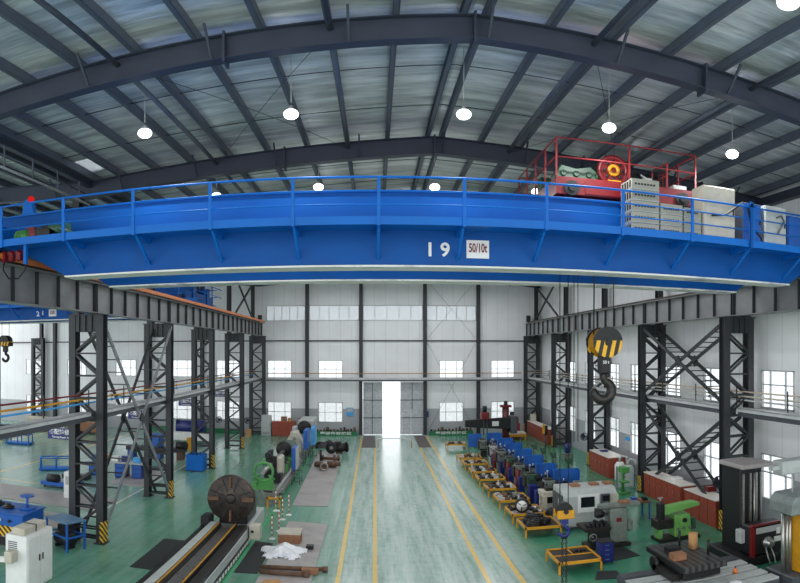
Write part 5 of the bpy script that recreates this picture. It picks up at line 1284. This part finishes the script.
# white cabinet with arm
t = thing('machine_cabinet', 'tall white machine cabinet with side arm in the bottom left corner', 'cabinet', (-9.5, 14.9, 0))
MB().box(-9.8, -9.08, 14.2, 15.6, 0, 1.72).build('body', 'white', t, .02)
for i in range(2):
    k = MB().box(-9.08, -9.055, 14.24 + .68 * i, 14.88 + .68 * i, .1, 1.66).build('door', 'white', t, .008); MB().box(-9.055, -9.03, 14.8 + .68 * i - (.5 if i else 0), 14.84 + .68 * i - (.5 if i else 0), .85, 1.05).build('handle', 'black', k)
MB().box(-9.66, -9.22, 14.3, 15.5, 1.72, 1.92).build('top_box', 'cream', t, .02); MB().box(-9.67, -9.21, 14.88, 14.94, 1.72, 1.935).build('joint_strip', 'steel', t)
d = MB()
for i in range(6): d.box(-9.7, -9.4, 14.19, 14.2, 1.2 + .06 * i, 1.23 + .06 * i)
d.build('vent', 'steel', t)
a = MB().box(-9.62, -9.36, 13.85, 14.19, .95, 1.3).build('bracket', 'cream', t, .03); MB().bar((-10.8, 13.6, .95), (-9.4, 14.0, 1.05), .14, .14).build('arm', 'white', a)
# blue machine
t = thing('blue_machine', 'blue machine with hazard stripes and disc stand behind the white cabinet', 'machine', (-12.3, 18.1, 0))
MB().box(-13.3, -11.35, 17.5, 18.9, .35, 1.25).build('body', 'mblue', t, .03); MB().box(-13.3, -11.4, 17.45, 17.5, .4, .8).build('stripe_panel', 'hazard', t); MB().box(-13.2, -11.5, 17.6, 18.8, 0, .35).build('base', 'black', t)
MB().box(-13.35, -11.3, 17.45, 18.95, 1.25, 1.3).build('top_plate', 'mblue', t)
for q in range(3): MB().cyl((-12.7 + .4 * q, 17.5, 1.0), (-12.7 + .4 * q, 17.44, 1.0), .06, 12).build('knob', ('red', 'white', 'black')[q], t)
s = MB().cyl((-11.75, 18.4, 1.3), (-11.75, 18.4, 1.75), .05, 10).build('stand_post', 'mblue', t); MB().cyl((-11.75, 18.4, 1.75), (-11.75, 18.4, 1.8), .26, 20).build('disc', 'mblue', s); MB().cyl((-11.75, 18.4, 1.3), (-11.75, 18.4, 1.36), .3, 20).build('flange', 'mblue', s)
for q, (x, y) in enumerate(((-12.9, 18.3), (-12.35, 18.1))): tag(MB().lathe((x, y, 1.301), (0, 0, 1), [(0, .22), (.08, .22), (.1, .1), (.18, .1)], 14).build('machine_part', 'black'), 'black round part on top of the blue machine, %s one' % ('left', 'right')[q], 'machine part')
# blue frame table with black compressor
t = thing('frame_table', 'blue steel frame table with flat top in front of the nearest left column', 'table', (-10.27, 18.55, 0), -.42)
for (x, y) in ((-.58, -.38), (.58, -.38), (-.58, .38), (.58, .38)): q = MB().box(x - .03, x + .03, y - .03, y + .03, 0, 1.06).build('leg', 'mblue', None); q.parent = t
q = MB().box(-.63, .63, -.43, .43, 1.06, 1.1).build('top', pm('blue_grey_top', (96, 128, 160), .4), None); q.parent = t
d = MB(); d.box(-.55, .55, -.4, -.36, .5, .56).box(-.55, .55, .36, .4, .5, .56).box(-.6, -.56, -.35, .35, .5, .56).box(.56, .6, -.35, .35, .5, .56); q = d.build('brace_rail', 'mblue', None); q.parent = t
t = thing('air_compressor', 'black air compressor under the blue frame table', 'compressor', (-10.27, 18.55, 0), -.42)
q = MB().lathe((-.42, 0, .36), (1, 0, 0), [(0, .1), (.03, .24), (.1, .28), (.72, .28), (.79, .24), (.82, .1)], 20).build('tank', 'black', None); q.parent = t
for x in (-.3, .25): q = MB().box(x - .04, x + .04, -.2, .2, 0, .12).build('foot', 'black', None); q.parent = t
q = MB().box(-.25, .25, -.16, .16, .62, .86).build('pump', 'dark', None); q.parent = t
# blue lifting frames
def lift_frame(x, y, rz, label, sc=1.):
    t = thing('lifting_frame', label, 'frame', (x, y, 0), rz, 'blue lifting frames')
    def P(m, nm, mat='lblue'): q = m.build(nm, mat, None); q.parent = t
    P(MB().box(-1, 1, -.45, .45, .05, .16), 'base_tray')
    for a in (-.9, 0, .9): P(MB().tube([(a, -.4, .16), (a, -.34, .75), (a, .34, .75), (a, .4, .16)], .045, 8), 'hoop')
    for b in (-.34, .34): P(MB().cyl((-.9, b, .75), (.9, b, .75), .035, 8), 'side_rail')
    for a in (-.8, .8): P(MB().box(a - .06, a + .06, -.4, .4, 0, .05), 'skid', 'navy')
lift_frame(-25.4, 38.7, .15, 'blue tubular lifting frame on the floor, farther one at the left edge')
lift_frame(-17.9, 31.2, .5, 'blue tubular lifting frame on the floor left of the nearest column')
t = thing('low_cart', 'low blue cart with dark motor left of the nearest lattice column', 'cart', (-15.3, 27.3, 0))
MB().box(-16.3, -14.3, 26.8, 27.8, .12, .3).build('deck', 'mblue', t); MB().cyl((-15.9, 26.9, .5), (-15.3, 26.9, .5), .22, 14).build('motor', 'black', t); MB().box(-15.2, -14.4, 27.0, 27.6, .3, .45).build('load', 'lgrey', t)
for (x, y) in ((-16.1, 26.9), (-14.5, 26.9), (-16.1, 27.7), (-14.5, 27.7)): MB().cyl((x, y - .04, .06), (x, y + .04, .06), .06, 10).build('wheel', 'black', t)
tag(MB().box(-16.4, -14.9, 29.2, 29.8, .001, .25).build('steel_billet', 'dark'), 'dark steel billet lying behind the low blue cart', 'machine part')
t = thing('white_pedestal', 'white upright pedestal cabinet left of the nearest lattice column', 'cabinet', (-13.6, 25.4, 0)); MB().box(-14.0, -13.4, 25.1, 25.6, .031, 1.3).build('body', 'white', t, .02); MB().box(-13.9, -13.5, 25.08, 25.1, .7, 1.1).build('panel', 'lgrey', t)
# blue crate at column 3
t = thing('blue_crate', 'blue steel crate with open top in front of the third left column', 'crate', (-10.30, 34.3, 0))
for (a, b, c, d_) in ((-10.80, -9.80, 33.85, 33.89), (-10.80, -9.80, 34.71, 34.75), (-10.80, -10.76, 33.89, 34.71), (-9.84, -9.80, 33.89, 34.71)): MB().box(a, b, c, d_, .06, 1.0).build('side', 'lblue', t)
MB().box(-10.80, -9.80, 33.85, 34.75, .02, .06).build('floor_panel', 'navy', t); MB().box(-10.83, -9.77, 33.82, 33.86, .92, 1.0).build('rim', 'lblue', t)
for k in range(4): tag(MB().cyl((-10.60 + .2 * k, 34.0, .061), (-10.60 + .2 * k, 34.15, 1.1 + .03 * (k % 2)), .05, 8).build('steel_bar', 'black'), 'black bar standing in the blue crate', 'bar', 'bars in the blue crate')
# distant benches, tank, tarps
t = thing('workbench', 'blue workbench with drawers seen through the bracing of the nearest left columns', 'bench', (-14, 27.8, 0))
MB().box(-15.6, -12.2, 30.6, 31.5, .82, .88).build('worktop', 'lgrey', t)
for x in (-15.5, -13.9, -12.9):
    k = MB().box(x, x + .6, 30.7, 31.4, .02, .82).build('drawer_unit', 'navy', t)
    for q in range(3): MB().box(x + .04, x + .56, 30.68, 30.7, .08 + .25 * q, .28 + .25 * q).build('drawer', 'mblue', k)
for q, (x, m_, l) in enumerate(((-15.2, 'mblue', 'blue'), (-14.6, 'yellow', 'yellow'), (-14.0, 'white', 'white'), (-13.4, 'navy', 'navy'), (-12.7, 'skyblue', 'pale blue'))):
    tag(MB().box(x - .2, x + .2, 30.9, 31.2, .881, 1.15 + .05 * (q % 2)).build('tool_box', m_), '%s box on the blue workbench behind the left bracing' % l, 'box')
t = thing('storage_tank', 'navy blue tank with white end panel by the back wall of the left bay', 'tank', (-15, 47.6, 0))
MB().cyl((-15.9, 47.6, .9), (-13.6, 47.6, .9), .55, 24).build('shell', 'navy', t); MB().box(-16.1, -15.9, 47.1, 48.1, .3, 1.5).build('end_panel', 'lgrey', t)
for x in (-15.4, -14.1): MB().box(x - .1, x + .1, 47.2, 48.0, 0, .45).build('saddle', 'steel', t)
t = thing('machine_table', 'white covered table in front of the navy tank', 'table', (-14, 45, 0)); MB().box(-15.6, -12.0, 43.6, 44.8, .75, .85).build('top', 'white', t)
for (x, y) in ((-15.5, 43.7), (-12.1, 43.7), (-15.5, 44.7), (-12.1, 44.7)): MB().box(x - .06, x + .06, y - .06, y + .06, 0, .75).build('leg', 'yellow', t)
MB().box(-15.6, -12.0, 43.58, 43.6, .35, .75).build('apron', 'white', t)
t = thing('lathe_bed', 'dark machine bed with blue head behind the second left column', 'machine', (-13.4, 37.5, 0)); MB().box(-16, -12.0, 37.1, 37.9, .5, .75).build('bed', 'dark', t); MB().box(-14.6, -13.6, 37.0, 38.0, .75, 1.6).build('head', 'mblue', t, .05); MB().cyl((-12.6, 37.5, .9), (-11.9, 37.5, .9), .25, 16).build('chuck', 'black', t)
for x in (-15.7, -13.8, -12.3): MB().box(x - .2, x + .2, 37.15, 37.85, 0, .5).build('pedestal', 'rust' if x > -13 else 'mblue', t)
tag(MB().box(-13.1, -12.7, 41.2, 41.6, .001, .9).build('post_stand', 'yellow'), 'small yellow stand between the third and fourth left columns', 'stand')
for q, (x0, x1, y, h, m_, l) in enumerate(((-36.0, -33.2, 46, 1.3, 'card', 'tan crate stack at the far left edge by the back wall'), (-29.5, -25.5, 46.5, 1.2, 'cream', 'cream covered stack by the back wall of the left bay'), (-24.8, -22.5, 47, 1.0, 'wood', 'brown crate by the back wall of the left bay'))):
    t = thing('crate_stack', l, 'crate', ((x0 + x1) / 2, y, 0)); MB().box(x0, x1, y - .6, y + .6, .12, h).build('load', m_, t, .04)
    for x in (x0 + .2, (x0 + x1) / 2, x1 - .2): MB().box(x - .08, x + .08, y - .6, y + .6, 0, .12).build('skid', 'rust', t)
t = thing('steel_rack', 'dark steel rack with pipes at the far left edge', 'rack', (-30, 41.5, 0))
for x in (-30.6, -28.6): MB().box(x - .05, x + .05, 41.0, 42.0, 0, .9).build('frame', 'column', t)
for q in range(4): tag(MB().cyl((-31.0, 41.2 + .2 * q, .96), (-28.2, 41.2 + .2 * q, .96), .055, 10).build('stock_bar', ('dark', 'metal', 'rust', 'skyblue')[q]), '%s stock bar on the dark rack at the far left' % ('dark', 'bright steel', 'rusty', 'pale blue')[q], 'bar')
t = thing('plinth', 'low green plinth along the back wall of the left bay', 'plinth', (-14, 51, 0)); MB().box(-20, -11.2, 50.72, 51.06, 0, .4).build('front_board', 'plinth', t)
# ================================================================== CAMERA, LIGHT, VIEW
cam = bpy.data.cameras.new('camera'); co = bpy.data.objects.new('camera', cam); COL.objects.link(co)
co.location = (0, 0, 7); co.rotation_euler = (PI / 2, 0, 0)
F = 612.0; CX, CY = 375.0, 352.0
cam.type = 'PANO'; cam.panorama_type = 'EQUIRECTANGULAR'
cam.longitude_min = -CX / F; cam.longitude_max = (800 - CX) / F
cam.latitude_min = -(583 - CY) / F; cam.latitude_max = CY / F
cam.clip_end = 500
SC.camera = co
wd = bpy.data.worlds.new('daylight'); SC.world = wd; wd.use_nodes = True
bg = wd.node_tree.nodes['Background']; bg.inputs[0].default_value = (.93, .97, 1., 1); bg.inputs[1].default_value = WORLD
SC.view_settings.view_transform = 'Standard'; SC.view_settings.look = 'None'; SC.view_settings.gamma = 1; SC.view_settings.use_curve_mapping = False
SC.view_settings.exposure = EXPO
for o in list(bpy.data.objects):
    if o.type == 'LIGHT': o.name = 'lamp_light'
